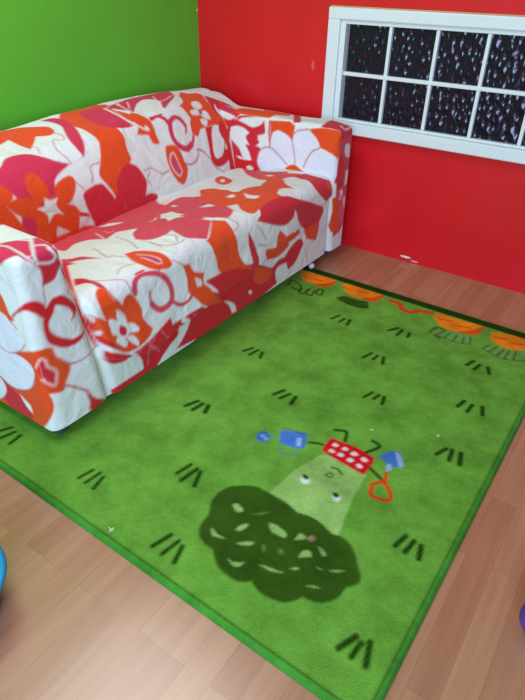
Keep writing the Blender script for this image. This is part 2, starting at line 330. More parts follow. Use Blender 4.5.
SOFA_PRINT = {
 ('back', 5): [
  ('orange', 0, '165 -1376 157 -1368 157 -1353 158 -1344 162 -1339 162 -1322 165 -1311 174 -1284 182 -1268 194 -1255 238 -1225 277 -1190 289 -1184 298 -1182 322 -1182 342 -1187 354 -1194 363 -1204 368 -1213 369 -1219 366 -1229 354 -1249 334 -1271 367 -1294 436 -1352 375 -1364 299 -1371 318 -1400 330 -1422 336 -1436 340 -1460 211 -1400'),
  ('orange', 0, '157 -1049 157 -858 168 -857 206 -833 251 -843 285 -848 456 -864 481 -860 508 -850 508 -886 499 -894 485 -951 508 -944 508 -930 508 -1121 508 -1065 508 -1080 494 -1081 462 -1089 453 -1090 418 -1089 407 -1090 388 -1094 369 -1102 326 -1099 304 -1099 248 -1107 157 -1057'),
  ('pink', 0, '190 -1167 189 -1146 192 -1131 200 -1121 218 -1109 243 -1101 274 -1096 309 -1094 332 -1095 368 -1101 393 -1107 420 -1115 482 -1138 508 -1143 508 -1195 475 -1194 458 -1190 347 -1147 334 -1143 321 -1141 304 -1141 276 -1145'),
  ('pink', 0, '226 -996 217 -964 216 -936 223 -907 241 -865 278 -867 389 -867 458 -871 475 -867 508 -857 508 -850 508 -927 498 -935 485 -959 473 -977 464 -987 453 -996 445 -999 398 -1007 360 -1010 327 -1011 276 -1005'),
  ('pink', 0, '242 -870 240 -818 233 -771 228 -751 209 -708 201 -683 200 -653 202 -616 192 -577 177 -497 168 -469 157 -440 173 -427 165 -411 165 -403 185 -406 239 -427 312 -448 332 -460 363 -492 412 -556 445 -591 464 -616 459 -619 451 -619 433 -615 377 -586 359 -581 349 -582 329 -589 320 -594 305 -605 291 -626 286 -642 286 -650 288 -660 300 -683 316 -704 328 -717 385 -764 410 -782 353 -817 306 -843 271 -859'),
  ('orange', 0, '321 -849 404 -820 453 -809 495 -791 508 -788 508 -778 508 -839 462 -862 452 -862'),
  ('white', 10.4, '267 -876 399 -868 454 -872 463 -871 477 -866 500 -854 500 -842'),
  ('white', 5.2, '267 -863 239 -807 237 -799 250 -796 285 -801'),
  ('white', 5.3, '206 -765 250 -783 272 -791 290 -795 318 -796 381 -790'),
  ('white', 5.2, '336 -832 385 -783'),
  ('white', 5.3, '264 -736 355 -775'),
  ('white', 6.2, '261 -569 301 -581 343 -590 355 -589 360 -582 359 -572 356 -559 339 -519 305 -465'),
  ('orange', 0, '397 -800 428 -786 458 -777 488 -760 496 -756 508 -753 508 -722 508 -850 508 -762 508 -817 469 -828 451 -829 439 -827'),
  ('pink', 21.7, '500 -737 500 -712 498 -702 500 -687 500 -666'),
  ('orange', 0, '249 -367 267 -360 276 -355 293 -341 299 -332 303 -323 307 -279 311 -269 317 -262 326 -258 341 -257 378 -263 452 -287 467 -290 508 -289 508 -100 508 -499 466 -513 453 -486 438 -468 418 -452 400 -442 380 -434 322 -417'),
  ('pink', 5.8, '271 -444 332 -429 347 -428 385 -430'),
  ('crimson', 0, '358 -249 410 -229 451 -219 466 -207 508 -156 508 -100 508 -291 468 -286'),
  ('white', 0, '216 -283 207 -247 204 -221 205 -210 207 -199 211 -190 218 -184 229 -177 242 -172 296 -161 333 -159 390 -165 397 -191 398 -205 397 -219 393 -230 378 -242 357 -253 311 -272 284 -280 253 -285 235 -285'),
  ('white', 6.9, '500 -196 500 -108'),
  ('white', 0, '451 -405 444 -394 440 -381 440 -369 445 -360 452 -355 472 -351 483 -351 508 -355 508 -419 496 -427 485 -427 473 -423 461 -416'),
  ('line', 4.0, '363 -1196 384 -1190 403 -1189 416 -1191 444 -1201 452 -1206 455 -1211 453 -1218 448 -1223 423 -1229 417 -1231 415 -1235 421 -1240 432 -1248 466 -1264 481 -1268 499 -1270 500 -1265'),
  ('line', 3.4, '414 -1327 427 -1324 439 -1325 483 -1341'),
  ('pink', 0, '508 -1560 508 -1508 493 -1502 479 -1490 468 -1478 461 -1458 458 -1428 461 -1400 469 -1382 477 -1370 493 -1354 497 -1350 508 -1347 508 -1241'),
  ('pink', 0, '340 -1649 320 -1596 311 -1561 310 -1542 311 -1531 315 -1523 322 -1517 333 -1515 342 -1515 377 -1523 442 -1548 498 -1576 508 -1576 508 -1775 508 -1749 491 -1744 455 -1717'),
  ('orange', 0, '416 -1903 423 -1868 423 -1856 419 -1844 397 -1812 384 -1786 379 -1768 377 -1758 378 -1748 381 -1741 386 -1736 391 -1734 412 -1731 508 -1740 508 -1735 508 -1903'),
 ],
 ('back', 1): [
  ('orange', 0, '-1193 703 -854 703 -851 687 -886 694 -894 703 -954 703 -947 703 -941 668 -941 656 -943 645 -956 614 -958 596 -957 568 -1018 515 -1107 461 -1134 458 -1132 477 -1133 490 -1153 536 -1155 546 -1154 556 -1149 566 -1132 584 -1104 622 -1082 658 -1078 670 -1078 677 -1081 703'),
  ('pink', 0, '-1289 703 -1145 703 -1143 694 -1149 676 -1159 658 -1167 649 -1187 632 -1192 661 -1195 703'),
  ('pink', 0, '-1121 703 -859 703 -854 683 -871 678 -887 679 -910 685 -927 692 -935 703'),
  ('orange', 0, '-930 703 -794 703 -783 680 -805 654 -820 666 -835 681 -839 688 -844 703'),
  ('white', 10.4, '-866 695 -854 694 -839 673'),
  ('orange', 0, '-850 703 -756 703 -750 683 -749 670 -751 653 -758 625 -759 585 -783 587 -790 589 -796 593 -799 596 -801 607 -802 628 -867 641 -835 666 -819 653 -807 646 -783 641 -782 649 -786 659 -813 683 -817 691 -821 703'),
  ('pink', 21.9, '-737 686 -712 695 -694 695 -687 693 -663 669 -660 664 -655 645'),
  ('pink', 21.1, '-646 649 -608 661 -599 662 -589 661 -581 658 -567 649 -559 638 -551 622'),
  ('pink', 11.4, '-553 623 -553 610 -566 594'),
  ('pink', 26.6, '-646 644 -661 618 -666 596 -664 580 -660 570 -654 560 -644 551 -629 541 -611 534 -602 532 -583 535 -559 543'),
  ('pink', 14.4, '-563 541 -539 554 -525 570'),
  ('orange', 0, '-507 703 -291 703 -286 666 -281 653 -270 634 -239 592 -251 559 -334 584 -363 591 -376 592 -411 589 -430 591 -452 589 -468 580 -489 564 -509 569 -518 573 -524 579 -524 583 -522 595 -517 608 -509 625 -504 631 -490 641 -498 664 -504 703 -531 703'),
  ('crimson', 0, '-323 703 -169 703 -160 689 -149 681 -124 687 -116 679 -116 671 -100 663 -100 599 -137 597 -156 593 -216 575 -250 608 -274 628 -284 641 -290 659 -291 703'),
  ('white', 0, '-252 703 -249 693 -254 673 -255 665 -252 658 -248 653 -235 644 -200 626 -155 604 -145 601 -187 597 -213 596 -223 597 -232 600 -246 611 -264 634 -270 645 -271 651 -269 664 -252 693'),
  ('white', 6.9, '-202 680 -178 667 -157 659 -145 657 -108 663 -108 647'),
  ('white', 0, '-435 703 -355 703 -355 691 -366 682 -381 676 -396 675 -405 677 -415 682 -422 689 -427 703'),
  ('white', 0, '-463 675 -454 678 -427 680 -415 679 -406 676 -401 670 -400 661 -402 654 -407 649 -415 648 -441 649 -462 653 -467 657 -470 663 -468 670'),
  ('white', 0, '-376 663 -359 661 -351 657 -346 652 -342 638 -342 630 -343 622 -346 618 -352 618 -361 620 -380 627 -396 635 -406 645 -407 649 -400 655 -388 661'),
  ('white', 0, '-417 631 -399 629 -379 623 -375 619 -376 614 -381 608 -395 596 -402 594 -409 595 -416 601 -426 613 -427 621 -424 628'),
  ('mauve', 0, '-396 675 -387 672 -381 664 -383 658 -387 651 -392 646 -402 647 -409 653 -407 660'),
  ('red', 0, '-414 592 -342 588 -235 556 -260 502 -271 461 -286 437 -297 425 -304 420 -322 413 -343 408 -364 406 -386 406 -397 408 -418 416 -432 426 -438 431 -442 438 -446 452 -447 463 -445 484 -432 541'),
  ('white', 0, '-362 584 -351 589 -337 590 -323 588 -310 584 -299 579 -292 573 -290 563 -292 550 -300 529 -314 501 -327 479 -341 461 -355 452 -367 449 -390 447 -399 449 -405 453 -410 460 -414 467 -415 484 -412 500 -401 529 -390 552 -376 571'),
  ('white', 0, '-284 531 -277 530 -272 524 -267 516 -265 507 -265 501 -270 488 -278 469 -307 473 -315 478 -312 490 -299 515'),
  ('orange', 0, '-731 571 -694 567 -677 563 -672 560 -663 551 -653 530 -648 492 -637 466 -638 454 -645 436 -656 420 -669 409 -683 401 -690 400 -699 401 -707 405 -723 418 -736 435 -745 449 -756 474 -758 498 -754 527 -744 554'),
  ('mauve', 0, '-714 524 -707 513 -696 473 -696 452 -699 447 -702 447 -710 454 -720 466 -728 480 -730 486 -730 493 -726 507 -720 520'),
  ('rosewhite', 8.3, '-715 537 -706 536 -698 532 -690 484 -682 463 -681 457 -685 451 -690 446 -697 442 -704 441 -710 444 -723 455 -733 469 -740 488 -741 507 -738 518 -723 532 -715 537'),
  ('line', 4.6, '-912 509 -884 511 -865 510 -858 507 -838 490 -824 481 -809 474 -799 474 -769 477'),
  ('line', 4.0, '-881 497 -901 485 -908 480 -912 475 -911 470 -908 464 -896 448'),
  ('line', 5.0, '-644 479 -616 470 -605 467 -585 467 -565 469 -550 476 -535 494 -529 504 -532 513 -532 517 -481 494'),
  ('line', 5.2, '-532 517 -513 513 -503 508 -492 499 -446 452 -441 445 -432 425 -422 413 -400 399 -354 376'),
  ('line', 4.4, '-645 477 -616 469 -605 467 -594 468 -565 477 -533 495'),
  ('line', 4.0, '-1273 695 -1270 695 -1267 672 -1255 643 -1251 627'),
  ('line', 4.1, '-1129 595 -1162 598 -1177 594 -1183 589 -1184 586 -1187 558 -1195 548 -1207 536'),
  ('line', 4.0, '-1271 553 -1250 522'),
  ('pink', 0, '-1578 655 -1526 680 -1515 687 -1508 694 -1504 703 -1350 703 -1347 693 -1339 684 -1314 660 -1291 645 -1258 627 -1322 608 -1335 602 -1350 591 -1358 581 -1367 556 -1377 519 -1384 483 -1461 409 -1566 442 -1530 519 -1526 535 -1526 558 -1527 571 -1537 602 -1555 626 -1584 646 -1583 651'),
  ('orange', 0, '-1614 598 -1610 601 -1606 601 -1603 598 -1589 565 -1572 546 -1560 520 -1551 493 -1535 435 -1557 394 -1691 438 -1670 491 -1648 540 -1629 575'),
  ('orange', 0, '-1459 626 -1448 638 -1439 642 -1429 642 -1420 638 -1414 631 -1409 621 -1395 583 -1394 566 -1402 550 -1417 533 -1437 527 -1451 527 -1460 531 -1465 540 -1473 567 -1474 585 -1470 607'),
  ('orange', 0, '-1379 533 -1376 549 -1372 560 -1363 569 -1344 580 -1315 588 -1290 589 -1280 585 -1274 578 -1272 573 -1271 568 -1272 557 -1277 546 -1287 529 -1305 511 -1320 499 -1331 494 -1344 492 -1373 492 -1393 508 -1411 524 -1417 533 -1415 536 -1411 537'),
  ('orange', 0, '-1570 551 -1558 559 -1535 566 -1515 564 -1489 557 -1458 537 -1445 490 -1474 488 -1493 489 -1515 493 -1535 499 -1547 507 -1560 522 -1571 543'),
  ('orange', 0, '-1431 543 -1363 503 -1341 491 -1329 488 -1318 483 -1308 469 -1304 458 -1305 453 -1324 407 -1331 395 -1335 392 -1353 391 -1450 365 -1458 366 -1529 405 -1505 437 -1494 455 -1493 466 -1495 481 -1493 489 -1484 492 -1465 493 -1453 497 -1444 509'),
  ('white', 0, '-1426 538 -1419 531 -1409 524 -1396 523 -1375 524 -1390 507 -1393 498 -1388 484 -1375 465 -1397 476 -1409 477 -1426 470 -1445 454 -1440 474 -1441 484 -1452 496 -1470 510 -1438 510'),
  ('white', 0, '-1416 434 -1372 402 -1432 401 -1426 419'),
  ('orange', 0, '-1372 402 -1334 396 -1311 402 -1304 402 -1285 398 -1253 387 -1274 360 -1287 341 -1389 353'),
  ('crimson', 0, '-1309 457 -1268 440 -1261 422 -1310 439'),
  ('crimson', 0, '-1260 508 -1250 514 -1228 520 -1199 525 -1169 523 -1158 518 -1154 514 -1119 458 -1113 419 -1133 363 -1135 351 -1254 382 -1268 462 -1266 501'),
  ('crimson', 0, '-1176 453 -1096 475 -1093 495 -1085 510 -1069 522 -1037 541 -1015 550 -1000 554 -983 554 -969 551 -952 541 -938 527 -925 501 -919 480 -919 469 -923 452 -932 436 -946 418 -928 420 -908 419 -889 412 -873 404 -880 365 -881 344 -970 334 -1091 323 -1197 359 -1256 377 -1236 393 -1203 428'),
  ('rose', 5.5, '-1074 424 -1081 401'),
  ('white', 7.9, '-1160 537 -1141 509 -1129 483 -1120 461'),
  ('pink', 0, '-1704 703 -1568 703 -1576 703 -1580 687 -1589 673 -1597 663 -1627 639 -1675 606 -1731 600 -1763 598 -1789 600 -1802 605 -1805 609 -1805 614 -1799 630 -1788 646 -1761 677 -1744 703'),
  ('orange', 0, '-1903 703 -1743 703 -1740 694 -1747 663 -1758 637 -1773 617 -1797 589 -1826 562 -1858 538 -1878 529 -1903 525'),
  ('red', 0, '-269 611 -264 589 -261 567 -267 503 -266 453 -262 417 -251 356 -300 373 -303 430 -301 473 -302 495 -306 509 -319 538 -323 552 -322 564 -313 578 -299 591'),
 ],
 ('far', 2): [
  ('crimson', 0, '206 650 447 650 444 635 439 627 386 578 358 591 342 597 294 600 276 606 264 612 234 631 227 638 219 650'),
  ('white', 0, '278 650 286 635 297 628 311 626 348 628 418 613 385 599 368 596 351 598 308 609 297 613 289 620 283 631'),
  ('crimson', 0, '289 610 313 610 335 608 350 604 364 598 400 601 423 605 429 610 431 618 436 623 466 629 497 632 524 630 592 618 598 583 598 566 595 561 589 557 556 546 557 529 564 519 565 514 561 508 545 498 561 495 569 492 573 488 573 483 560 459 558 446 558 432 565 413 591 367 345 314 348 376 348 447 354 501 350 523 344 535 336 544 326 553 315 561 302 567 254 584 233 594 261 601'),
  ('orange', 0, '401 650 729 650 619 650 612 639 605 637 544 632 507 631 429 635 413 650'),
  ('pink', 0, '231 640 236 650 404 650 412 633 423 622 356 629 337 628 306 619 261 602 233 594 235 622'),
  ('white', 0, '298 622 331 633 351 635 415 618 396 604 381 598 367 601 344 609'),
  ('white', 0, '391 565 415 574 425 575 442 575 460 572 477 567 505 551 493 542 487 536 485 529 490 518 508 496 491 496 487 493 488 489 505 465 523 426 505 422 484 422 476 425 471 429 454 464 450 470 437 481 408 500 397 510 392 516 389 523 387 536'),
  ('white', 0, '432 603 447 611 457 615 508 624 586 628 587 622 587 616 585 610 580 603 557 589 529 579 512 580'),
  ('red', 0, '347 439 423 452 429 433 433 427 441 423 472 419 528 420 591 367 345 314 348 378'),
  ('white', 0, '494 386 498 391 507 395 516 397 526 395 535 391 539 387 536 382 529 375 520 370 513 368 507 370 500 375 496 381'),
  ('white', 0, '432 431 449 433 458 433 489 420 449 422 442 425'),
  ('orange', 0, '626 626 712 641 720 650 728 650 735 638 761 622 753 560 718 574 685 584 669 586 661 584 642 572 630 514'),
  ('crimson', 9.0, '623 624 620 568 623 547 630 511'),
  ('crimson', 0, '745 650 792 650 765 650 757 639 749 636'),
  ('orange', 0, '673 630 686 631 703 632 761 622 756 583 749 556 679 575'),
  ('orange', 0, '833 614 919 637 927 640 935 650 1008 650 1008 514 972 533 958 537 902 545 893 566 881 581'),
  ('lilac', 0, '560 425 561 446 564 461 569 474 574 481 579 487 593 496 608 501 617 502 635 502 644 500 663 491 722 450 731 440 732 433 730 425 720 411 700 398 682 391 658 385 614 378 598 380 591 383 578 391 565 406 561 418'),
  ('lilac', 0, '642 569 646 575 658 582 670 587 677 587 698 583 719 576 734 569 745 559 754 543 758 531 762 513 762 492 760 479 753 463 743 448 737 443 731 440 725 441 719 445 688 473 649 496 638 505 634 510 632 524 636 548'),
  ('lilac', 0, '753 556 753 564 755 577 761 588 772 598 802 609 833 614 840 613 846 609 856 599 881 581 898 561 903 550 902 545 898 540 873 529 861 518 853 506 839 480 832 450 828 445 822 443 796 449 777 450 772 455 763 492'),
  ('lilac', 0, '828 445 831 458 836 473 853 506 865 523 886 539 893 542 910 544 943 541 972 534 992 524 1008 519 1008 410 967 399 950 398 934 401 886 415 846 420 835 423 830 427 828 432'),
  ('crimson', 0, '896 636 899 650 1008 650 1008 579 1008 650 931 650 923 642 909 637'),
  ('line', 5.7, '753 556 755 576 758 583 766 593 772 598 786 604 833 614'),
  ('line', 5.1, '753 556 777 469 777 436'),
  ('line', 5.7, '828 445 839 480 853 506 861 518 873 529 902 543'),
  ('line', 5.9, '554 424 562 460 567 474 573 481 579 487 593 496 608 501 617 502 635 502 657 494 695 469 731 440'),
  ('orange', 0, '724 419 734 430 747 440 763 445 780 446 786 445 831 425 833 399 727 378'),
  ('white', 0, '998 389 1008 395 1008 399 1008 256 1008 294 1000 304'),
  ('orange', 0, '998 324 1008 328 1008 330 1008 152 1008 160 996 167 983 187 1000 237 1008 245 1008 311 999 318'),
 ],
 ('far', 5): [
  ('crimson', 0, '204 -221 219 -220 241 -215 265 -200 298 -173 312 -166 327 -164 347 -168 363 -177 418 -217 447 -234 441 -246 227 -246 219 -234'),
  ('white', 6.8, '307 -206 331 -189 345 -185 356 -185 377 -192'),
  ('orange', 0, '393 -218 395 -213 395 -192 397 -171 401 -162 407 -155 412 -152 426 -147 444 -145 523 -149 501 -118 497 -120 665 -120 669 -125 677 -146 675 -153 672 -159 666 -163 636 -178 624 -186 621 -192 626 -221 624 -230 612 -246 421 -246 412 -232'),
  ('pink', 0, '231 -246 236 -233 247 -219 255 -204 260 -198 272 -194 310 -193 332 -190 340 -190 350 -194 394 -227 409 -246 417 -246'),
  ('orange', 0, '625 -246 712 -246 720 -237 727 -236 735 -246 761 -246'),
  ('crimson', 0, '681 -120 686 -116 697 -120 721 -120 788 -227 765 -237 757 -246 750 -246 745 -229 737 -214'),
  ('orange', 0, '832 -246 927 -246 935 -236 980 -220 985 -217 1008 -227 1008 -246'),
  ('crimson', 0, '896 -246 901 -226 902 -214 891 -170 885 -121 891 -120 976 -120 984 -112 992 -112 1008 -104 1008 -246 1008 -230 987 -212 982 -217 976 -220 952 -226 931 -235 923 -246'),
  ('rosewhite', 8.5, '958 -156 975 -170 985 -173 991 -169 994 -158 995 -142 992 -112'),
 ],
 ('seat', 5): [
  ('coral', 0, '575 -1491 615 -1497 623 -1496 627 -1494 627 -1488 624 -1481 607 -1452 600 -1435 601 -1423 604 -1413 616 -1396 624 -1389 636 -1385 675 -1378 690 -1378 695 -1376 698 -1373 698 -1367 692 -1352 666 -1298 667 -1292 676 -1281 726 -1247 734 -1264 745 -1285 752 -1294 764 -1305 801 -1331 820 -1324 835 -1317 847 -1306 852 -1297 859 -1280 863 -1262 865 -1243 862 -1227 855 -1206 915 -1225 930 -1229 937 -1229 946 -1224 956 -1212 989 -1156 976 -1144 958 -1124 906 -1046 864 -1041 897 -1029 919 -1018 933 -1007 940 -995 941 -986 936 -964 912 -914 887 -907 861 -896 854 -892 843 -877 818 -874 800 -870 723 -844 674 -810 646 -797 639 -797 635 -801 629 -813 624 -818 583 -827 579 -831 575 -837 572 -851 573 -879 579 -910 589 -950 537 -937 439 -860 432 -860 432 -1332 422 -1330 422 -1338 432 -1348 432 -1372 422 -1370 424 -1380 424 -1396 432 -1404 424 -1404 424 -1427 432 -1427 445 -1431 519 -1464'),
  ('white', 0, '673 -1068 684 -1043 687 -1021 723 -1036 752 -1043 779 -1047 766 -1067 797 -1068 782 -1083 777 -1094 777 -1112 781 -1138 755 -1120 743 -1114 738 -1114 734 -1117 730 -1127'),
  ('white', 0, '621 -954 628 -947 634 -946 659 -951 652 -962 647 -964 634 -961'),
  ('white', 4.6, '716 -1170 717 -1156 716 -1147 694 -1113'),
  ('white', 0, '522 -1254 525 -1223 529 -1211 533 -1206 543 -1198 556 -1192 590 -1184 578 -1207 564 -1226'),
  ('white', 4.4, '577 -1316 626 -1338 691 -1374'),
  ('coralw', 4.0, '592 -1288 631 -1301 640 -1302 641 -1296 627 -1269'),
  ('white', 0, '873 -1061 882 -1043 893 -1028 936 -997 926 -1026 916 -1041 908 -1048 898 -1053'),
  ('white', 0, '776 -955 785 -881 788 -874 792 -869 806 -861 822 -899 826 -920 825 -926 816 -936 800 -946'),
  ('orange', 0, '1000 -1165 1000 -1158 955 -1111 907 -1046 935 -1029 947 -1016 966 -1019 1000 -1018 1000 -1052 1000 -1004'),
  ('orange', 0, '662 -820 605 -729 598 -694 598 -682 599 -673 603 -667 609 -664 618 -664 639 -668 668 -676 680 -674 698 -676 710 -680 723 -687 738 -697 834 -774 837 -816 846 -881 823 -880 806 -877 734 -855'),
  ('coral', 0, '811 -708 774 -636 793 -609 809 -577 825 -580 847 -580 899 -572 922 -624 939 -630 946 -630 965 -625 953 -682 945 -717 934 -747 916 -786 872 -783'),
  ('orange', 0, '472 -476 462 -449 461 -435 463 -425 469 -420 478 -420 490 -423 505 -429 541 -449 574 -476 597 -505 615 -535 624 -557 626 -569 627 -580 624 -588 619 -594 612 -596 601 -593 586 -585 552 -563 536 -550 511 -526 488 -500'),
  ('white', 0, '516 -492 513 -480 515 -470 522 -468 544 -490 568 -521 572 -534 569 -544 562 -544 538 -520'),
  ('coral', 0, '473 -252 497 -246 514 -243 533 -244 555 -248 580 -258 595 -266 675 -318 700 -330 722 -337 741 -340 767 -342 790 -339 811 -334 842 -390 853 -415 855 -430 852 -434 847 -436 833 -438 815 -438 775 -433 761 -433 756 -438 755 -447 756 -469 755 -477 748 -479 729 -473 702 -458 668 -436 610 -389 544 -327'),
  ('orange', 0, '560 -697 573 -683 584 -673 598 -665 614 -663 634 -667 693 -693 714 -701 744 -704 761 -703 780 -699 773 -666 773 -655 776 -647 784 -640 811 -626 829 -610 836 -597 838 -590 838 -583 835 -567 812 -522 786 -480 761 -469 747 -460 733 -449 721 -436 714 -423 708 -407 688 -335 718 -339 735 -339 750 -336 764 -332 784 -323 832 -292 845 -294 858 -300 866 -315 866 -332 864 -368 853 -443 856 -457 863 -475 872 -487 879 -492 932 -520 943 -523 951 -522 966 -518 948 -545 938 -556 902 -584 919 -622 929 -634 936 -637 942 -637 955 -630 981 -606 959 -765 959 -811 966 -865 955 -881 946 -889 941 -892 936 -892 926 -887 915 -879 883 -850 876 -877 868 -898 860 -910 850 -917 837 -919 820 -917 799 -911 763 -896 718 -874'),
  ('orange', 0, '713 -709 776 -705 806 -700 871 -762 906 -733 853 -649 814 -585 799 -557 790 -533 784 -515 780 -490 738 -457 690 -418 649 -347 690 -370 713 -379 733 -386 784 -397 811 -400 836 -400 829 -423 830 -438 840 -455 857 -470 891 -494 929 -518 940 -523 948 -525 934 -542 914 -558 899 -572 922 -624 936 -627 943 -626 959 -618 955 -723 955 -753 961 -788 972 -832 976 -851 975 -860 973 -867 964 -879 959 -884 953 -886 946 -886 938 -882 909 -859 874 -826 874 -862 849 -885'),
  ('coral', 0, '613 -306 669 -319 697 -321 713 -318 728 -313 748 -302 766 -288 822 -377 813 -411 796 -416 780 -417 759 -412 737 -402 707 -385 672 -359'),
  ('white', 0, '816 -714 843 -725 861 -727 873 -723 894 -710 899 -731 900 -742 898 -751 890 -758 867 -766'),
  ('white', 0, '776 -786 771 -753 772 -744 775 -740 787 -745 815 -768 814 -782 812 -789 808 -793 802 -794 793 -792'),
  ('white', 0, '711 -400 729 -391 736 -390 745 -392 762 -400 756 -410 751 -414 745 -415 734 -413'),
  ('orange', 0, '515 -454 537 -461 551 -468 588 -497 602 -513 609 -528 609 -542 606 -550 596 -550 577 -535 556 -509'),
  ('white', 0, '831 -434 830 -413 832 -389 835 -380 839 -375 850 -368 875 -362 888 -365 908 -374 943 -403 952 -408 971 -414 982 -415 1000 -415 1000 -373 1000 -580 991 -590 966 -626 954 -636 941 -638 927 -633 897 -568 903 -548 912 -537 924 -533 938 -530 948 -525 935 -522 894 -494 868 -471'),
  ('crimson', 0, '837 -352 844 -301 850 -273 883 -280 936 -298 951 -295 957 -292 971 -282 989 -265 1000 -269 1000 -410 982 -409 962 -405 943 -396 922 -380 912 -375 904 -373 885 -375 878 -374 856 -363'),
  ('crimson', 0, '964 -811 957 -775 955 -752 956 -647 961 -620 968 -604 987 -586 1000 -580 1000 -397 1000 -868 1000 -826 987 -823'),
  ('line', 4.1, '926 -989 939 -991 946 -990 960 -986 992 -974 992 -979'),
  ('orange', 0, '944 -1094 947 -1016 966 -1019 1000 -1018 1000 -1052 1000 -1004 1000 -1164 1000 -1133 987 -1128 970 -1118 956 -1106'),
  ('coral', 20.5, '992 -1503 992 -1479'),
  ('orange', 0, '862 -1442 864 -1423 868 -1406 874 -1397 888 -1384 903 -1376 920 -1370 982 -1357 1000 -1355 1000 -1447 987 -1451 955 -1467 940 -1470 928 -1468 912 -1463'),
  ('mauve', 0, '915 -1420 925 -1414 965 -1400 981 -1398 988 -1397 991 -1399 963 -1418 942 -1427 932 -1427 921 -1424'),
  ('rosewhite', 6.1, '896 -1420 919 -1407 941 -1401 966 -1390 980 -1389 992 -1391 992 -1405 982 -1412 962 -1421 945 -1427 922 -1429'),
  ('crimson', 0, '863 -1654 866 -1647 872 -1638 879 -1633 893 -1629 915 -1627 1000 -1625 1000 -1603 1000 -1630 979 -1634 954 -1645 928 -1643 914 -1647 910 -1650 906 -1657 899 -1681'),
  ('orange', 0, '961 -1652 962 -1643 968 -1634 979 -1631 1000 -1630 1000 -1547 1000 -1707 1000 -1673 988 -1671 974 -1665'),
  ('coral', 0, '694 -1566 715 -1559 731 -1551 747 -1530 757 -1525 831 -1506 789 -1534 771 -1551 757 -1572 754 -1598 745 -1598 733 -1593'),
  ('coral', 0, '734 -1600 732 -1581 780 -1574 773 -1592 765 -1602 759 -1604 751 -1603'),
  ('line', 3.5, '736 -1464 776 -1474 822 -1489 835 -1491 839 -1488 839 -1477 842 -1473 879 -1457'),
  ('line', 3.7, '719 -1345 787 -1354 813 -1360 831 -1366 862 -1384'),
  ('line', 3.2, '824 -1331 847 -1323 860 -1321 882 -1322 916 -1327'),
  ('line', 3.3, '908 -1632 938 -1614 975 -1567 992 -1553'),
  ('line', 3.0, '947 -1558 931 -1537 927 -1521 929 -1506 942 -1474'),
  ('line', 3.7, '864 -1325 904 -1321 923 -1313 935 -1305 941 -1297 945 -1279 946 -1260 943 -1242'),
  ('line', 3.8, '871 -1247 888 -1236 894 -1235 900 -1236 909 -1242 935 -1270'),
  ('pinkw', 0, '539 -927 530 -905 521 -867 521 -857 526 -851 534 -855 555 -883 572 -914 575 -924 576 -933 574 -939 571 -943 556 -941'),
  ('red', 0, '739 -1595 741 -1587 746 -1585 755 -1589 810 -1625 917 -1700 937 -1711 964 -1719 991 -1723 1000 -1723 1000 -1707 1000 -1739 1000 -1731 1000 -1735 1000 -1733 961 -1726 931 -1716 907 -1706 795 -1640 769 -1621'),
 ],
 ('seat', 1): [
  ('orange', 0, '-1165 428 -1158 428 -1150 436 -1018 436 -1016 390 -1009 356 -1011 317 -1004 299 -991 280 -976 263 -958 251 -930 241 -932 225 -879 189 -931 214 -887 188 -975 243 -1003 258 -1031 266 -1102 274 -1115 277 -1120 281 -1132 293 -1136 300 -1138 309 -1138 336 -1142 359 -1159 406'),
  ('white', 0, '-596 436 -416 436 -414 415 -411 406 -403 391 -390 377 -349 344 -474 377 -522 393 -549 404 -580 422 -590 436 -676 436'),
  ('crimson', 0, '-509 436 -245 436 -249 420 -227 403 -214 397 -220 390 -227 376 -275 386 -281 373 -228 347 -229 325 -285 341 -301 341 -281 328 -299 324 -339 342 -384 377 -397 390 -406 405 -413 436'),
  ('orange', 0, '-300 426 -277 420 -230 397 -189 389 -197 381 -197 326 -216 333 -230 336 -290 363 -243 352 -247 360 -302 384 -304 398'),
  ('crimson', 0, '-820 436 -586 436 -580 425 -567 411 -551 400 -533 390 -499 376 -401 342 -342 318 -327 310 -320 302 -316 294 -315 287 -317 275 -338 253 -346 242 -350 227 -349 215 -467 233 -507 266 -549 288 -566 304 -576 320 -583 346 -599 367 -601 357 -607 346 -618 338 -634 333 -651 329 -670 327 -691 328 -715 333 -753 345 -825 375 -866 395 -829 416 -823 436'),
  ('white', 0, '-462 366 -419 353 -351 336 -276 312 -304 309 -329 315 -418 345'),
  ('orange', 0, '-489 241 -347 246 -347 216 -350 193 -355 178 -367 154 -458 192'),
  ('orange', 0, '-721 319 -697 301 -676 281 -625 283 -573 263 -551 265 -529 264 -520 237 -620 224 -663 209 -679 206 -732 203 -776 202 -820 231 -829 248 -830 254 -826 258 -819 261 -800 262 -791 260 -768 252 -724 231 -725 238 -748 255 -743 291 -736 302'),
  ('crimson', 0, '-933 372 -918 350 -908 330 -894 283 -885 263 -884 251 -892 232 -844 198 -854 202 -915 236 -925 239 -934 279 -941 324 -940 340'),
  ('crimson', 0, '-637 161 -621 181 -608 192 -600 196 -564 208 -533 214 -517 214 -506 209 -497 202 -491 192 -481 174 -524 132 -552 110 -577 99 -608 91'),
  ('orange', 0, '-826 271 -811 270 -749 255 -741 254 -730 255 -684 239 -716 262 -710 265 -702 265 -692 262 -621 228 -611 220 -608 214 -616 208 -632 202 -652 196 -682 191 -714 190 -748 196 -765 204 -774 211 -818 240 -825 251 -829 260 -829 267'),
  ('line', 3.8, '-872 382 -819 311'),
  ('line', 4.3, '-873 306 -821 288'),
  ('line', 4.1, '-980 428 -976 428 -974 424 -974 418 -978 412 -985 408 -1007 400'),
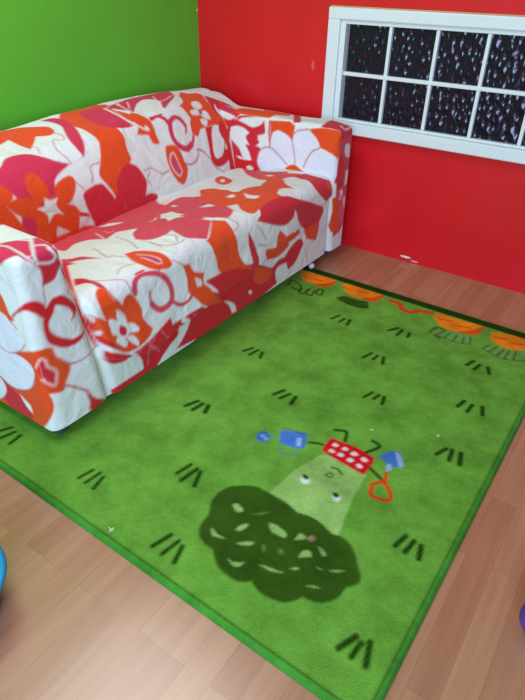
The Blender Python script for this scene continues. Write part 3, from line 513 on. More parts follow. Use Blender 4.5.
  ('red', 0, '-1600 193 -1553 198 -1470 220 -1411 233 -1407 205 -1344 204 -1261 211 -1206 176 -1252 217 -1236 246 -1216 273 -1214 290 -1113 284 -927 254 -742 153 -722 121 -697 62 -790 50 -800 42 -1683 42 -1670 42 -1671 67 -1654 73 -1529 73 -1530 105 -1534 119 -1542 134 -1579 174 -1559 156 -1595 191'),
  ('orange', 0, '-1108 436 -1018 436 -1016 390 -1009 356 -1011 322 -1007 305 -996 286 -976 263 -958 251 -930 241 -954 235 -995 256 -1021 267 -1038 272 -1081 275 -1098 278 -1121 288 -1133 298 -1137 309 -1138 342 -1148 369 -1149 381 -1145 395 -1128 436'),
  ('orange', 0, '-916 230 -905 225 -843 191 -740 150 -736 136 -736 128 -739 121 -755 111 -782 101 -842 115 -867 139 -875 148 -879 157 -879 170 -874 183 -923 220'),
  ('red', 0, '-746 151 -685 173 -510 151 -517 136 -526 125 -543 112 -567 97 -583 117 -594 125 -614 133 -656 139 -678 140 -695 139 -703 135 -708 130 -714 118 -712 104 -705 91 -729 105 -738 114 -744 129'),
  ('red', 0, '-640 176 -569 182 -510 181 -527 153 -562 110 -611 114'),
  ('white', 0, '-1352 210 -1277 147 -1296 120 -1311 105 -1331 87 -1362 65 -1262 53 -1263 42 -1466 42 -1462 52 -1426 79 -1388 101 -1356 113 -1348 120 -1341 135 -1379 174 -1373 182 -1332 155 -1330 160 -1363 195'),
  ('white', 0, '-1077 137 -1059 130 -1040 120 -1014 98 -1003 81 -998 57 -1028 62 -1036 85 -1044 101 -1056 117'),
  ('white', 0, '-914 112 -907 114 -899 112 -891 103 -888 94 -896 92 -906 95 -912 103'),
  ('orange', 0, '-1312 375 -1280 371 -1271 349 -1263 339 -1244 329 -1215 320 -1226 301 -1226 288 -1202 262 -1193 241 -1186 228 -1174 214 -1116 171 -1086 140 -1156 154 -1218 197 -1172 162 -1189 169 -1247 210 -1206 177 -1258 218 -1294 265 -1308 277 -1310 282 -1310 290 -1303 329 -1306 351'),
  ('white', 0, '-1266 318 -1252 312 -1240 304 -1238 295 -1241 282 -1265 287'),
  ('white', 0, '-1234 289 -1206 276 -1193 266 -1164 236 -1161 231 -1160 222 -1191 241 -1206 263'),
  ('rose', 4.9, '-1250 171 -1253 167 -1299 195 -1260 158'),
  ('coral', 21.2, '-1536 368 -1535 381 -1526 399 -1512 410 -1497 414 -1479 413 -1447 401 -1425 390 -1407 375 -1395 361 -1390 351 -1384 335 -1382 324 -1382 308 -1384 299 -1388 290 -1395 283 -1403 278 -1414 276 -1434 275 -1447 277 -1463 288 -1478 309'),
  ('coral', 8.0, '-1476 305 -1479 329 -1476 350'),
  ('coral', 13.9, '-1388 282 -1365 261 -1352 255 -1339 252 -1328 253 -1313 257 -1295 269'),
  ('orange', 0, '-1515 436 -1356 436 -1354 397 -1367 391 -1379 390 -1411 398 -1424 404 -1435 412 -1447 427 -1451 436'),
  ('rosewhite', 6.1, '-1390 428 -1395 424 -1400 424 -1405 428 -1412 428'),
  ('crimson', 0, '-1723 436 -1625 436 -1623 410 -1620 398 -1613 382 -1589 343 -1585 332 -1583 316 -1607 354 -1620 378 -1626 399 -1631 436'),
  ('orange', 0, '-1659 436 -1630 436 -1627 402 -1623 386 -1613 372 -1595 352 -1593 360 -1588 367 -1575 374 -1565 376 -1561 375 -1552 370 -1537 352 -1529 333 -1524 314 -1525 304 -1529 291 -1528 281 -1518 261 -1500 236 -1520 219 -1544 209 -1576 201 -1599 201 -1623 206 -1640 215 -1655 229 -1683 262 -1696 280 -1700 288 -1706 317 -1711 338 -1705 347 -1703 354 -1705 361 -1712 371 -1690 357 -1672 342 -1678 375 -1677 399 -1671 436'),
  ('red', 0, '-1721 374 -1710 352 -1706 338 -1703 324 -1705 302 -1667 264 -1645 230 -1687 255 -1695 265 -1703 284 -1719 340 -1721 356'),
  ('white', 0, '-1705 305 -1700 315 -1698 316 -1696 316 -1692 310 -1697 298'),
  ('white', 0, '-1699 273 -1657 233 -1637 212 -1663 228 -1686 244 -1694 254'),
  ('red', 0, '-1690 243 -1608 191 -1572 157 -1574 153 -1595 148 -1612 149 -1637 156 -1649 162 -1661 170 -1673 182 -1687 205 -1690 219'),
  ('white', 0, '-1622 351 -1610 343 -1598 326 -1595 312 -1596 304 -1598 301 -1607 300 -1618 303 -1627 309 -1630 314 -1629 331'),
  ('white', 0, '-1662 335 -1658 336 -1652 335 -1640 328 -1628 315 -1623 306 -1624 302 -1630 295 -1643 287 -1652 283 -1655 283 -1658 285 -1661 295 -1664 323'),
  ('white', 0, '-1599 297 -1585 294 -1571 285 -1557 266 -1556 263 -1557 259 -1561 256 -1572 257 -1590 263 -1605 271 -1609 276 -1609 287 -1604 295'),
  ('white', 0, '-1652 264 -1647 270 -1638 272 -1633 269 -1623 260 -1616 250 -1612 241 -1614 231 -1618 227 -1623 226 -1636 238 -1649 254 -1652 259'),
  ('white', 0, '-1610 256 -1600 257 -1593 256 -1584 249 -1577 238 -1571 222 -1571 216 -1573 210 -1577 209 -1580 212 -1599 233 -1609 248'),
  ('white', 0, '-1634 320 -1623 316 -1605 306 -1596 298 -1591 289 -1591 279 -1593 270 -1599 263 -1612 255 -1621 254 -1632 260 -1642 269 -1646 278 -1650 295 -1648 309 -1643 317 -1639 320'),
  ('red', 0, '-1628 301 -1624 302 -1619 300 -1605 290 -1603 281 -1605 272 -1609 265 -1612 263 -1617 264 -1626 268 -1631 272 -1633 277 -1633 281 -1632 293'),
  ('line', 3.3, '-1563 428 -1556 428 -1553 425 -1553 399 -1548 375'),
  ('line', 4.1, '-1348 412 -1330 392 -1308 376'),
  ('rose', 6.1, '-1575 187 -1560 195 -1546 200 -1515 195 -1506 201 -1496 212'),
  ('rose', 7.4, '-1529 191 -1532 185 -1492 140 -1494 134 -1537 169 -1497 123 -1507 80'),
  ('rose', 6.9, '-1524 184 -1478 139 -1516 173 -1509 166 -1458 116 -1448 104'),
  ('rose', 6.8, '-1465 208 -1452 182 -1404 136 -1445 171'),
  ('red', 0, '-1731 436 -1723 436 -1726 399 -1725 379 -1699 257 -1701 256 -1705 258 -1710 269 -1727 328 -1736 368 -1737 392'),
  ('crimson', 5.7, '-1831 168 -1816 163 -1799 155 -1785 144 -1758 117'),
  ('red', 0, '-1757 119 -1738 82 -1727 67 -1705 50 -1700 42 -1675 42 -1763 42 -1756 61 -1755 72 -1762 111 -1760 116'),
  ('pink', 3.6, '-1831 264 -1801 242 -1788 237 -1758 233 -1738 234 -1720 239 -1707 247 -1702 258'),
  ('orange', 0, '-206 311 -197 310 -197 318 -197 137 -198 150 -216 163 -232 182 -215 203 -207 208 -195 212 -197 223 -197 302'),
 ],
 ('near', 1): [
  ('red', 0, '-1760 558 -1760 257 -1760 379 -1769 385 -1770 416 -1768 438 -1760 443 -1760 490 -1768 496 -1771 502 -1779 524 -1782 540 -1781 545 -1778 550 -1772 553 -1760 554'),
  ('pink', 0, '-1911 630 -1760 630 -1760 566 -1770 562 -1777 561 -1786 557 -1806 536 -1815 530 -1826 528 -1845 527 -1839 550 -1839 562 -1841 574 -1852 594 -1864 606 -1870 613 -1873 630 -1911 630 -1911 606'),
  ('crimson', 0, '-1843 590 -1829 587 -1788 574 -1790 563 -1797 549 -1804 536 -1811 530 -1826 527 -1845 528 -1838 559 -1839 574'),
  ('white', 6.6, '-1866 622 -1862 622 -1858 610 -1851 599'),
  ('white', 8.6, '-1840 622 -1842 622 -1843 618 -1845 608 -1844 593'),
  ('white', 5.6, '-1792 622 -1790 621 -1789 594 -1791 588 -1796 583 -1804 581 -1812 581 -1844 593'),
  ('white', 6.5, '-1768 622 -1768 614'),
  ('white', 10.2, '-1795 622 -1785 596 -1774 581 -1768 575 -1768 566'),
  ('line', 2.8, '-1845 527 -1849 502 -1851 471'),
  ('red', 0, '-1911 471 -1911 495 -1887 499 -1877 496 -1863 485 -1855 473 -1852 460 -1837 476 -1827 480 -1813 479 -1805 476 -1798 471 -1790 459 -1772 426 -1769 416 -1770 411 -1787 392 -1801 384 -1792 401 -1793 411 -1796 421 -1800 430 -1810 443 -1828 455 -1838 435 -1852 419 -1856 412 -1859 399 -1857 385 -1853 374 -1846 361 -1830 342 -1816 329 -1809 325 -1800 324 -1769 330 -1760 336 -1760 344 -1760 323 -1776 319 -1799 306 -1810 304 -1829 307 -1846 320 -1864 342 -1870 355 -1873 370 -1874 399 -1868 434 -1882 457 -1891 466 -1899 471 -1911 473 -1911 463'),
  ('orange', 0, '-1911 360 -1911 342 -1881 342 -1868 337 -1862 331 -1860 306 -1856 293 -1848 275 -1836 255 -1834 246 -1836 237 -1841 225 -1857 196 -1859 187 -1864 180 -1869 179 -1887 187 -1899 190 -1894 172 -1893 147 -1900 127 -1903 122 -1911 117 -1911 74'),
  ('crimson', 0, '-1911 297 -1901 302 -1896 306 -1892 306 -1891 304 -1886 279 -1873 254 -1881 220 -1889 231 -1900 243 -1911 247'),
  ('rosewhite', 6.6, '-1903 306 -1902 313 -1893 314 -1890 311 -1886 301 -1884 282 -1871 262 -1868 248 -1874 222 -1878 212 -1880 211 -1890 223 -1902 234 -1903 244'),
  ('crimson', 5.6, '-1857 193 -1838 167 -1816 131'),
  ('red', 0, '-1815 133 -1806 96 -1799 80 -1781 57 -1760 42 -1818 42 -1821 52 -1823 56 -1816 86 -1819 125'),
  ('pink', 3.6, '-1853 286 -1840 259 -1834 253 -1828 249 -1808 244 -1768 249'),
  ('line', 3.6, '-1838 255 -1823 247'),
 ],
 ('near', 5): [
  ('pink', 0, '878 -1888 883 -1879 885 -1859 890 -1845 922 -1792 923 -1787 916 -1760 926 -1776 924 -1760 934 -1776 934 -1760 950 -1760 958 -1776 958 -1760 998 -1760 998 -1871 968 -1878 955 -1901 952 -1911 889 -1911 886 -1899'),
  ('white', 6.7, '882 -1881 912 -1866 926 -1865 973 -1866 990 -1862 990 -1855'),
  ('white', 8.7, '914 -1797 970 -1834 987 -1842 990 -1845'),
  ('white', 6.1, '887 -1830 908 -1820 929 -1805'),
  ('white', 5.6, '954 -1819 961 -1807 968 -1797 975 -1793 990 -1790 990 -1784'),
  ('white', 6.5, '923 -1771 925 -1769 934 -1776 942 -1776 942 -1768 950 -1768 958 -1776 958 -1768 990 -1768'),
  ('white', 10.0, '985 -1795 989 -1794 990 -1792'),
 ],
 ('near', 2): [
  ('pink', 0, '881 630 998 630 998 535 998 630 955 630 952 618 940 602 923 588 877 560 891 595 893 604 886 630'),
  ('orange', 0, '864 527 884 502 893 488 899 473 906 440 912 433 925 424 909 414 902 411 898 412 887 424 864 430 829 440'),
  ('mauve', 5.0, '903 412 924 397'),
  ('red', 0, '916 435 975 488 985 495 998 497 998 502 998 328 998 471 983 473 973 471 946 453 921 429'),
  ('orange', 0, '857 294 911 318 967 339 984 342 998 342 998 344 998 122 987 117 965 83 938 52 934 42 552 42 552 55 663 296'),
  ('crimson', 0, '702 128 780 160 787 151 796 145 829 137 838 133 850 124 872 98 884 79 887 65 886 42 910 42 767 42 760 61 746 72'),
  ('orange', 0, '671 42 698 42 709 55 730 64 745 69 751 69 758 65 767 42 815 42'),
  ('lilac', 0, '739 297 811 295 879 300 919 298 938 292 949 286 956 277 957 262 953 245 945 225 937 211 926 198 912 185 895 174 864 160 842 154 818 151 795 154 762 168 683 164'),
  ('lilac', 0, '719 172 754 163 767 156 775 147 778 137 778 126 776 119 768 104 757 90 734 69 704 50 695 42 669 42 673 57'),
  ('lilac', 0, '814 435 871 422 887 415 904 406 916 396 925 383 934 363 935 351 927 336 905 317 888 306 865 296 839 293 756 296'),
  ('mauve', 3.1, '811 295 837 290 849 290 864 294 880 300 902 312 917 323 936 341 947 357'),
  ('mauve', 3.2, '762 168 794 153 812 149 826 149 840 151 872 161 905 178 921 190 933 205 952 241'),
  ('white', 0, '849 136 890 116 892 113 894 103 893 82 877 90 867 99 856 118'),
  ('crimson', 0, '988 297 998 302 998 307 998 224 998 243 989 247 982 255 978 264 976 274 977 284 980 289'),
  ('rosewhite', 6.5, '970 285 982 305 990 313 990 314 990 230 990 234 979 243'),
 ],
 ('far', 1): [
  ('orange', 0, '-246 650 -222 650 -225 650 -224 636 -218 620 -176 573 -214 536 -231 513 -246 517'),
  ('lilac', 0, '-246 460 -246 555 -246 524 -231 513 -222 499 -217 476 -214 445 -215 430 -220 418 -225 414 -232 410 -246 407 -246 397'),
  ('crimson', 0, '-246 650 -104 650 -102 639 -112 626 -112 563 -117 561 -162 568 -202 572 -220 611 -224 625 -222 650 -217 650'),
  ('rosewhite', 8.5, '-177 642 -120 642'),
  ('crimson', 11.5, '-182 567 -184 514 -179 471 -179 458 -184 436 -195 406'),
  ('rose', 0, '-184 479 -158 483 -144 484 -131 483 -123 479 -120 469 -122 448 -133 411 -160 354 -168 323 -171 318 -174 316 -179 320 -186 329 -198 351 -188 419'),
  ('crimson', 0, '-179 458 -146 478 -130 485 -125 486 -120 483 -119 477 -122 459 -127 445 -149 415 -155 402 -158 388 -160 354 -167 338 -171 332 -176 331 -181 335 -187 344 -192 354 -194 364 -190 397'),
  ('coral', 0, '-223 597 -214 600 -129 609 -113 609 -110 603 -112 594 -112 334 -116 326 -112 308 -120 303 -110 290 -112 284 -112 179 -118 163 -144 131 -214 124 -228 272 -235 396 -234 405 -229 419 -221 431 -212 439'),
  ('white', 0, '-173 567 -162 571 -144 569 -130 561 -125 548 -122 530 -121 511 -123 500 -134 500 -151 507 -163 517 -169 530 -174 548 -174 562'),
  ('crimson', 0, '-221 531 -214 533 -198 526 -182 515 -172 504 -166 485 -157 431 -156 389 -159 378 -166 370 -179 364 -193 362 -206 363 -214 370 -215 375 -219 409 -223 466 -223 509'),
  ('white', 0, '-140 435 -128 440 -113 436 -109 430 -108 423 -110 406 -121 367 -130 362 -138 364 -139 369 -142 404'),
  ('white', 0, '-177 352 -165 351 -152 342 -151 320 -154 304 -157 300 -170 301 -183 310 -183 333 -180 348'),
  ('pinkw', 0, '-134 309 -129 306 -110 286 -112 279 -113 242 -120 241 -127 245 -142 263 -145 273 -146 279 -143 295 -137 307'),
  ('white', 0, '-246 389 -233 395 -224 398 -217 394 -213 376 -212 359 -214 332 -224 279 -228 263 -232 256 -233 257 -235 264 -238 294 -246 304'),
  ('rose', 12.1, '-183 333 -160 307 -152 297 -148 287 -148 280 -161 255 -161 248 -158 239 -151 228 -131 202'),
  ('orange', 0, '-246 324 -222 329 -214 326 -199 312 -187 291 -173 240 -169 214 -165 180 -167 166 -169 160 -173 156 -182 152 -231 152 -236 160 -246 167 -246 237 -236 245 -233 269 -238 311 -246 318'),
  ('rose', 0, '-172 265 -166 273 -157 278 -147 280 -139 277 -132 266 -123 239 -118 213 -118 204 -122 186 -129 174 -132 173 -140 177 -149 187 -164 212 -169 228 -173 245 -173 260'),
 ],
}
# blossoms on the sides of the sofa that face the walls or lie beyond the near armrest
def blossom(key, cx, cy, r, petals, turn):
    out = []
    for i in range(petals):
        a = turn+2*math.pi*i/petals; pts = []
        for t in range(14):
            s = 2*math.pi*t/14; u, v = r*(.55+.48*math.cos(s)), r*.34*math.sin(s)
            pts.append('%d %d' % (1000*(cx+u*math.cos(a)-v*math.sin(a)), 1000*(cy+u*math.sin(a)+v*math.cos(a))))
        out.append((key, 0, ' '.join(pts)))
    out.append(('white', 0, ' '.join('%d %d' % (1000*(cx+.2*r*math.cos(t*.6283)*(1, .45)[t % 2]), 1000*(cy+.2*r*math.sin(t*.6283)*(1, .45)[t % 2])) for t in range(10))))
    return out
for face, spots in {
    ('near', 2): [('crimson', .62, .46, .15, 6, .3), ('orange', .38, .20, .17, 5, 1.0), ('pink', .24, .50, .11, 5, .2)],
    ('near', 5): [('pink', .66, -1.84, .13, 6, .5), ('orange', .36, -1.83, .12, 5, 0)],
    ('back', 1): [('orange', -1.66, .56, .14, 5, .4), ('crimson', -1.46, .43, .09, 6, .1)],
    ('back', 0): [('crimson', -1.6, .35, .22, 6, .2), ('orange', -1.15, .5, .18, 5, .9), ('pink', -.8, .25, .2, 6, .4), ('orange', -.35, .45, .2, 5, .1)],
    ('back', 5): [('pink', -1.6, .2, .12, 5, .7)],
    ('far', 3): [('orange', .35, .4, .18, 5, .3), ('crimson', .75, .3, .2, 6, .8)],
}.items():
    if face == ('back', 5): spots = [(k, y, x, r, p, t) for k, x, y, r, p, t in spots]
    SOFA_PRINT[face] = [s for b in spots for s in blossom(*b)]+SOFA_PRINT.get(face, [])

# ================================================================ painting prints into dense meshes
def decode(s):
    v = np.array([int(t) for t in s.split()], float)/1000
    return v.reshape(-1, 2)

def seg_dist(P, A, B):
    d = B-A; L = max(float(d@d), 1e-12)
    t = np.clip(((P-A)@d)/L, 0, 1)
    return np.linalg.norm(P-(A+t[:, None]*d), axis=1)

def cover(P, pts, width, soft):
    """how much of each point P the shape covers: width 0 = filled outline, otherwise a line of that width"""
    out = np.zeros(len(P)); m = soft+width
    lo = pts.min(0)-m; hi = pts.max(0)+m
    idx = np.nonzero(((P >= lo) & (P <= hi)).all(1))[0]
    if not len(idx): return out
    Q = P[idx]; D = np.full(len(Q), 1e9); n = len(pts)
    for i in range(n if not width else n-1): D = np.minimum(D, seg_dist(Q, pts[i], pts[(i+1) % n]))
    if width: out[idx] = np.clip(.5+(width/2-D)/soft, 0, 1); return out
    ins = np.zeros(len(Q), bool)
    for i in range(n):
        a, b = pts[i], pts[(i+1) % n]
        if a[1] == b[1]: continue
        c = (a[1] > Q[:, 1]) != (b[1] > Q[:, 1])
        ins ^= c & (Q[:, 0] < (b[0]-a[0])*(Q[:, 1]-a[1])/(b[1]-a[1])+a[0])
    out[idx] = np.clip(.5+np.where(ins, D, -D)/soft, 0, 1)
    return out

def paint(col, P, shapes, soft):
    for key, width, s in shapes:
        k = cover(P, decode(s), width/1000, soft)[:, None]
        col[:] = col*(1-k)+np.array(lin(INK[key]))*k

def set_colors(me, col):
    a = me.color_attributes.new('print', 'FLOAT_COLOR', 'POINT')
    a.data.foreach_set('color', np.concatenate([col, np.ones((len(col), 1))], 1).astype(np.float32).ravel())

def grid_mesh(name, co, quads):
    me = bpy.data.meshes.new(name)
    me.vertices.add(len(co)); me.vertices.foreach_set('co', co.astype(np.float32).ravel())
    me.loops.add(quads.size); me.loops.foreach_set('vertex_index', quads.astype(np.int32).ravel())
    me.polygons.add(len(quads)); me.polygons.foreach_set('loop_start', np.arange(0, quads.size, 4, dtype=np.int32))
    me.update(calc_edges=True); me.validate(); me.shade_smooth()
    return me

def print_material(name, rough, spec, sheen=0):
    m, n, l, b = material(name, (255, 255, 255), rough, spec)
    at = n.new('ShaderNodeAttribute'); at.attribute_name = 'print'
    l.new(at.outputs['Color'], b.inputs['Base Color'])
    if sheen: b.inputs['Sheen Weight'].default_value = sheen; b.inputs['Sheen Roughness'].default_value = .5
    return m, n, l, b, at

# ================================================================ the room
wall_green, n_, l_, b_ = material('green wall paint', (96, 184, 58), .55, .35); noise_bump(wall_green, 60, .15, .002); mottle(wall_green, (92, 184, 52), .05, 2.5)
wall_red, n_, l_, b_ = material('red wall paint', (210, 20, 28), .32, .5); noise_bump(wall_red, 9, .25, .006, 3); mottle(wall_red, (216, 22, 36), .07, 3)

def mark(m, centre, radii, color):
    """a chipped or scuffed spot in the paint"""
    n, l = m.node_tree.nodes, m.node_tree.links; b = n['Principled BSDF']; old = b.inputs['Base Color'].links[0].from_socket
    tc = n.new('ShaderNodeTexCoord'); mp = n.new('ShaderNodeMapping'); mp.vector_type = 'POINT'
    s = [1/r for r in radii]; mp.inputs['Scale'].default_value = s; mp.inputs['Location'].default_value = [-c*k for c, k in zip(centre, s)]
    ln = n.new('ShaderNodeVectorMath'); ln.operation = 'LENGTH'; no = n.new('ShaderNodeTexNoise'); no.inputs['Scale'].default_value = 2.2
    ad = n.new('ShaderNodeMath'); ad.operation = 'MULTIPLY_ADD'; ad.inputs[1].default_value = 1.6
    mr = n.new('ShaderNodeMapRange'); mr.inputs[1].default_value = 1.9; mr.inputs[2].default_value = 1.6; mr.inputs[3].default_value = 0; mr.inputs[4].default_value = 1
    mx = n.new('ShaderNodeMix'); mx.data_type = 'RGBA'; mx.inputs[7].default_value = (*lin(color), 1)
    l.new(tc.outputs['Object'], mp.inputs[0]); l.new(mp.outputs[0], ln.inputs[0]); l.new(mp.outputs[0], no.inputs['Vector'])
    l.new(no.outputs[0], ad.inputs[0]); l.new(ln.outputs['Value'], ad.inputs[2]); l.new(ad.outputs[0], mr.inputs[0]); l.new(mr.outputs[0], mx.inputs[0])
    l.new(old, mx.inputs[6]); l.new(mx.outputs[2], b.inputs['Base Color'])
mark(wall_red, (.702, 0, .848), (.008, .05, .022), (225, 90, 95))
mark(wall_red, (1.31, 0, .024), (.028, .05, .006), (235, 225, 230))
mark(wall_red, (1.36, 0, .012), (.020, .05, .004), (225, 180, 185))
mark(wall_green, (0, -.006, 1.043), (.05, .006, .006), (225, 230, 215))
bm = bmesh.new(); add_box(bm, (-.12, -5.2, 0), (0, .12, 2.6)); struct(from_bm('wall_left', bm, wall_green))
WX0, WX1, WZ0, WZ1 = .79, 1.995, .60, 1.078
bm = bmesh.new()
add_box(bm, (0, 0, 0), (5.2, .12, WZ0)); add_box(bm, (0, 0, WZ1), (5.2, .12, 2.6))
add_box(bm, (0, 0, WZ0), (WX0, .12, WZ1)); add_box(bm, (WX1, 0, WZ0), (5.2, .12, WZ1))
struct(from_bm('wall_back', bm, wall_red))

# floor: laminate boards running along the room
fm, n, l, b = material('beech laminate', (190, 150, 125), .26, .8)
tc = n.new('ShaderNodeTexCoord'); mp = n.new('ShaderNodeMapping'); mp.inputs['Rotation'].default_value = (0, 0, math.pi/2); mp.inputs['Location'].default_value = (.3, .045, 0)
br = n.new('ShaderNodeTexBrick'); br.inputs['Scale'].default_value = 1; br.inputs['Brick Width'].default_value = .62; br.inputs['Row Height'].default_value = .066
br.inputs['Mortar Size'].default_value = .0006; br.inputs['Mortar Smooth'].default_value = .3; br.inputs['Bias'].default_value = 0; br.offset = .37; br.offset_frequency = 3
br.inputs['Color1'].default_value = (*lin((176, 124, 94)), 1); br.inputs['Color2'].default_value = (*lin((192, 144, 112)), 1); br.inputs['Mortar'].default_value = (*lin((158, 110, 84)), 1)
gm = n.new('ShaderNodeMapping'); gm.inputs['Scale'].default_value = (42, 2.2, 1)
gn = n.new('ShaderNodeTexNoise'); gn.inputs['Scale'].default_value = 1; gn.inputs['Detail'].default_value = 6; gn.inputs['Roughness'].default_value = .6
gr = n.new('ShaderNodeValToRGB'); gr.color_ramp.elements[0].position = .3; gr.color_ramp.elements[1].position = .72
gr.color_ramp.elements[0].color = (.78, .72, .70, 1); gr.color_ramp.elements[1].color = (1.08, 1.05, 1.02, 1)
mx = n.new('ShaderNodeMix'); mx.data_type = 'RGBA'; mx.blend_type = 'MULTIPLY'; mx.inputs[0].default_value = .75
l.new(tc.outputs['Object'], mp.inputs[0]); l.new(mp.outputs[0], br.inputs[0]); l.new(tc.outputs['Object'], gm.inputs[0]); l.new(gm.outputs[0], gn.inputs[0])
l.new(gn.outputs[0], gr.inputs[0]); l.new(br.outputs[0], mx.inputs[6]); l.new(gr.outputs[0], mx.inputs[7]); l.new(mx.outputs[2], b.inputs['Base Color'])
bm = bmesh.new(); add_box(bm, (-.12, -5.2, -.1), (5.2, .12, 0)); struct(from_bm('floor', bm, fm))

# window
white, *_ = material('white gloss paint', (226, 234, 240), .35, .5); noise_bump(white, 40, .1)
caulk, *_ = material('aged filler', (205, 165, 120), .8, .2)
glass, n, l, b = material('dark patterned glass', (22, 16, 30), .18, .5); b.inputs['Specular Tint'].default_value = (.78, .74, 1, 1)
tc = n.new('ShaderNodeTexCoord'); mp = n.new('ShaderNodeMapping'); mp.inputs['Rotation'].default_value = (0, math.radians(-25), 0); mp.inputs['Scale'].default_value = (1, 1, .6)
vo = n.new('ShaderNodeTexVoronoi'); vo.inputs['Scale'].default_value = 46; vo.feature = 'SMOOTH_F1'; vo.inputs['Smoothness'].default_value = .35; vo.inputs['Randomness'].default_value = 1
bu = n.new('ShaderNodeBump'); bu.inputs['Strength'].default_value = 1; bu.inputs['Distance'].default_value = .008
l.new(tc.outputs['Object'], mp.inputs[0]); l.new(mp.outputs[0], vo.inputs[0]); l.new(vo.outputs['Distance'], bu.inputs['Height']); l.new(bu.outputs[0], b.inputs['Normal'])
win = struct(bpy.data.objects.new('window_1', None)); COL.objects.link(win); win.location = (0, 0, 0)
cas = bmesh.new()
add_box(cas, (.779, -.022, 1.045), (2.03, .0, 1.091), .004); add_box(cas, (.779, -.022, .622), (.838, .0, 1.045), .004)
add_box(cas, (1.95, -.022, .622), (2.03, .0, 1.045), .004)
from_bm('casing', cas, white, win)
bm = bmesh.new(); add_box(bm, (.775, -.034, .571), (2.035, .03, .624), .005); from_bm('window_sill', bm, white, win)
bm = bmesh.new(); add_box(bm, (.781, -.008, 1.091), (2.03, .0, 1.096), .001); from_bm('filler_bead', bm, caulk, win)
GX = [.868, 1.078, 1.288, 1.498, 1.708, 1.918]; ZM = .829
fr = bmesh.new()
add_box(fr, (.838, -.010, .624), (GX[0]-.004, .03, 1.045), .003); add_box(fr, (GX[-1]+.004, -.010, .624), (1.95, .03, 1.045), .003)
add_box(fr, (GX[0]-.004, -.010, 1.028), (GX[-1]+.004, .03, 1.045), .003); add_box(fr, (GX[0]-.004, -.010, .624), (GX[-1]+.004, .03, .634), .003)
from_bm('window_frame', fr, white, win)
for x in GX[1:-1]:
    bm = bmesh.new(); add_box(bm, (x-.0075, -.006, .634), (x+.0075, .028, 1.028), .003); from_bm('glazing_bar', bm, white, win)
bm = bmesh.new(); add_box(bm, (GX[0], -.008, ZM-.008), (GX[-1], .026, ZM+.008), .003); from_bm('glazing_bar', bm, white, win)
for x0, x1 in zip(GX, GX[1:]):
    for z0, z1 in ((.632, ZM-.006), (ZM+.006, 1.03)):
        bm = bmesh.new(); add_box(bm, (x0+.006, .012, z0), (x1-.006, .018, z1)); from_bm('pane', bm, glass, win)
bm = bmesh.new(); add_box(bm, (.86, .06, .60), (1.95, .07, 1.07)); dark, *_ = material('unlit room behind', (20, 18, 24), .9, .1); from_bm('window_backing', bm, dark, win)

# ================================================================ the rug
RC, RS = math.cos(-.010), math.sin(-.010)
RX0, RX1, RY0, RY1 = .0, 2.1274, -2.0517, -.352
RX0 = .03
st = .0052; nx, ny = int((RX1-RX0)/st), int((RY1-RY0)/st)
gx, gy = np.meshgrid(np.linspace(RX0, RX1, nx+1), np.linspace(RY0, RY1, ny+1), indexing='ij')
u, v = gx.ravel(), gy.ravel()
edge = np.minimum(np.minimum(u-RX0, RX1-u), np.minimum(v-RY0, RY1-v))
rng = np.random.default_rng(3)
z = .004+.008*np.sqrt(np.clip(edge/.010, 0, 1))+rng.uniform(-.0006, .0006, len(u))*(edge > .004)
co = np.stack([u*RC-v*RS, u*RS+v*RC, z], 1)
I = np.arange((nx+1)*(ny+1)).reshape(nx+1, ny+1)
quads = np.stack([I[:-1, :-1], I[1:, :-1], I[1:, 1:], I[:-1, 1:]], -1).reshape(-1, 4)
# skirt down to the floor
loop = np.concatenate([I[:, 0], I[-1, 1:], I[-2::-1, -1], I[0, -2:0:-1]])
low = co[loop].copy(); low[:, 2] = .0005
base = len(co)+np.arange(len(loop)); co = np.concatenate([co, low])
nl = np.roll(loop, -1); nb = np.roll(base, -1)
quads = np.concatenate([quads, np.stack([loop, base, nb, nl], -1)])
P = np.stack([u, v], 1)
col = np.tile(np.array(lin(INK['grass'])), (len(P), 1))
paint(col, P, RUG_PRINT, .006)
hem = smooth((.013-edge)/.004)[:, None]; hem2 = hem*np.array(lin(INK['hem']))
col = col*(1-hem)+hem2
seam = np.clip(1-np.abs(edge-.0165)/.005, 0, 1)[:, None]*.85; col = col*(1-seam)+seam*np.array(lin(INK['hemline']))
top = smooth(((v-RY1+.060)/.006))[:, None]*(1-hem); col = col*(1-top)+top*np.array(lin(INK['band']))
col = np.concatenate([col, np.tile(np.array(lin(INK['hem'])), (len(loop), 1))])
me = grid_mesh('rug', co, quads); set_colors(me, col)
rm, n, l, b, at = print_material('rug pile', .95, .05, 0)
tc = n.new('ShaderNodeTexCoord'); n1 = n.new('ShaderNodeTexNoise'); n1.inputs['Scale'].default_value = 8; n1.inputs['Detail'].default_value = 9; n1.inputs['Roughness'].default_value = .72
rp = n.new('ShaderNodeValToRGB'); rp.color_ramp.elements[0].position = .34; rp.color_ramp.elements[1].position = .66
rp.color_ramp.elements[0].color = (.60, .64, .55, 1); rp.color_ramp.elements[1].color = (1.35, 1.28, 1.35, 1)
mx = n.new('ShaderNodeMix'); mx.data_type = 'RGBA'; mx.blend_type = 'MULTIPLY'; mx.inputs[0].default_value = .8
l.new(tc.outputs['Object'], n1.inputs[0]); l.new(n1.outputs[0], rp.inputs[0]); l.new(at.outputs['Color'], mx.inputs[6]); l.new(rp.outputs[0], mx.inputs[7]); l.new(mx.outputs[2], b.inputs['Base Color'])
n2 = n.new('ShaderNodeTexNoise'); n2.inputs['Scale'].default_value = 260; n2.inputs['Detail'].default_value = 3
bu = n.new('ShaderNodeBump'); bu.inputs['Strength'].default_value = .6; bu.inputs['Distance'].default_value = .004
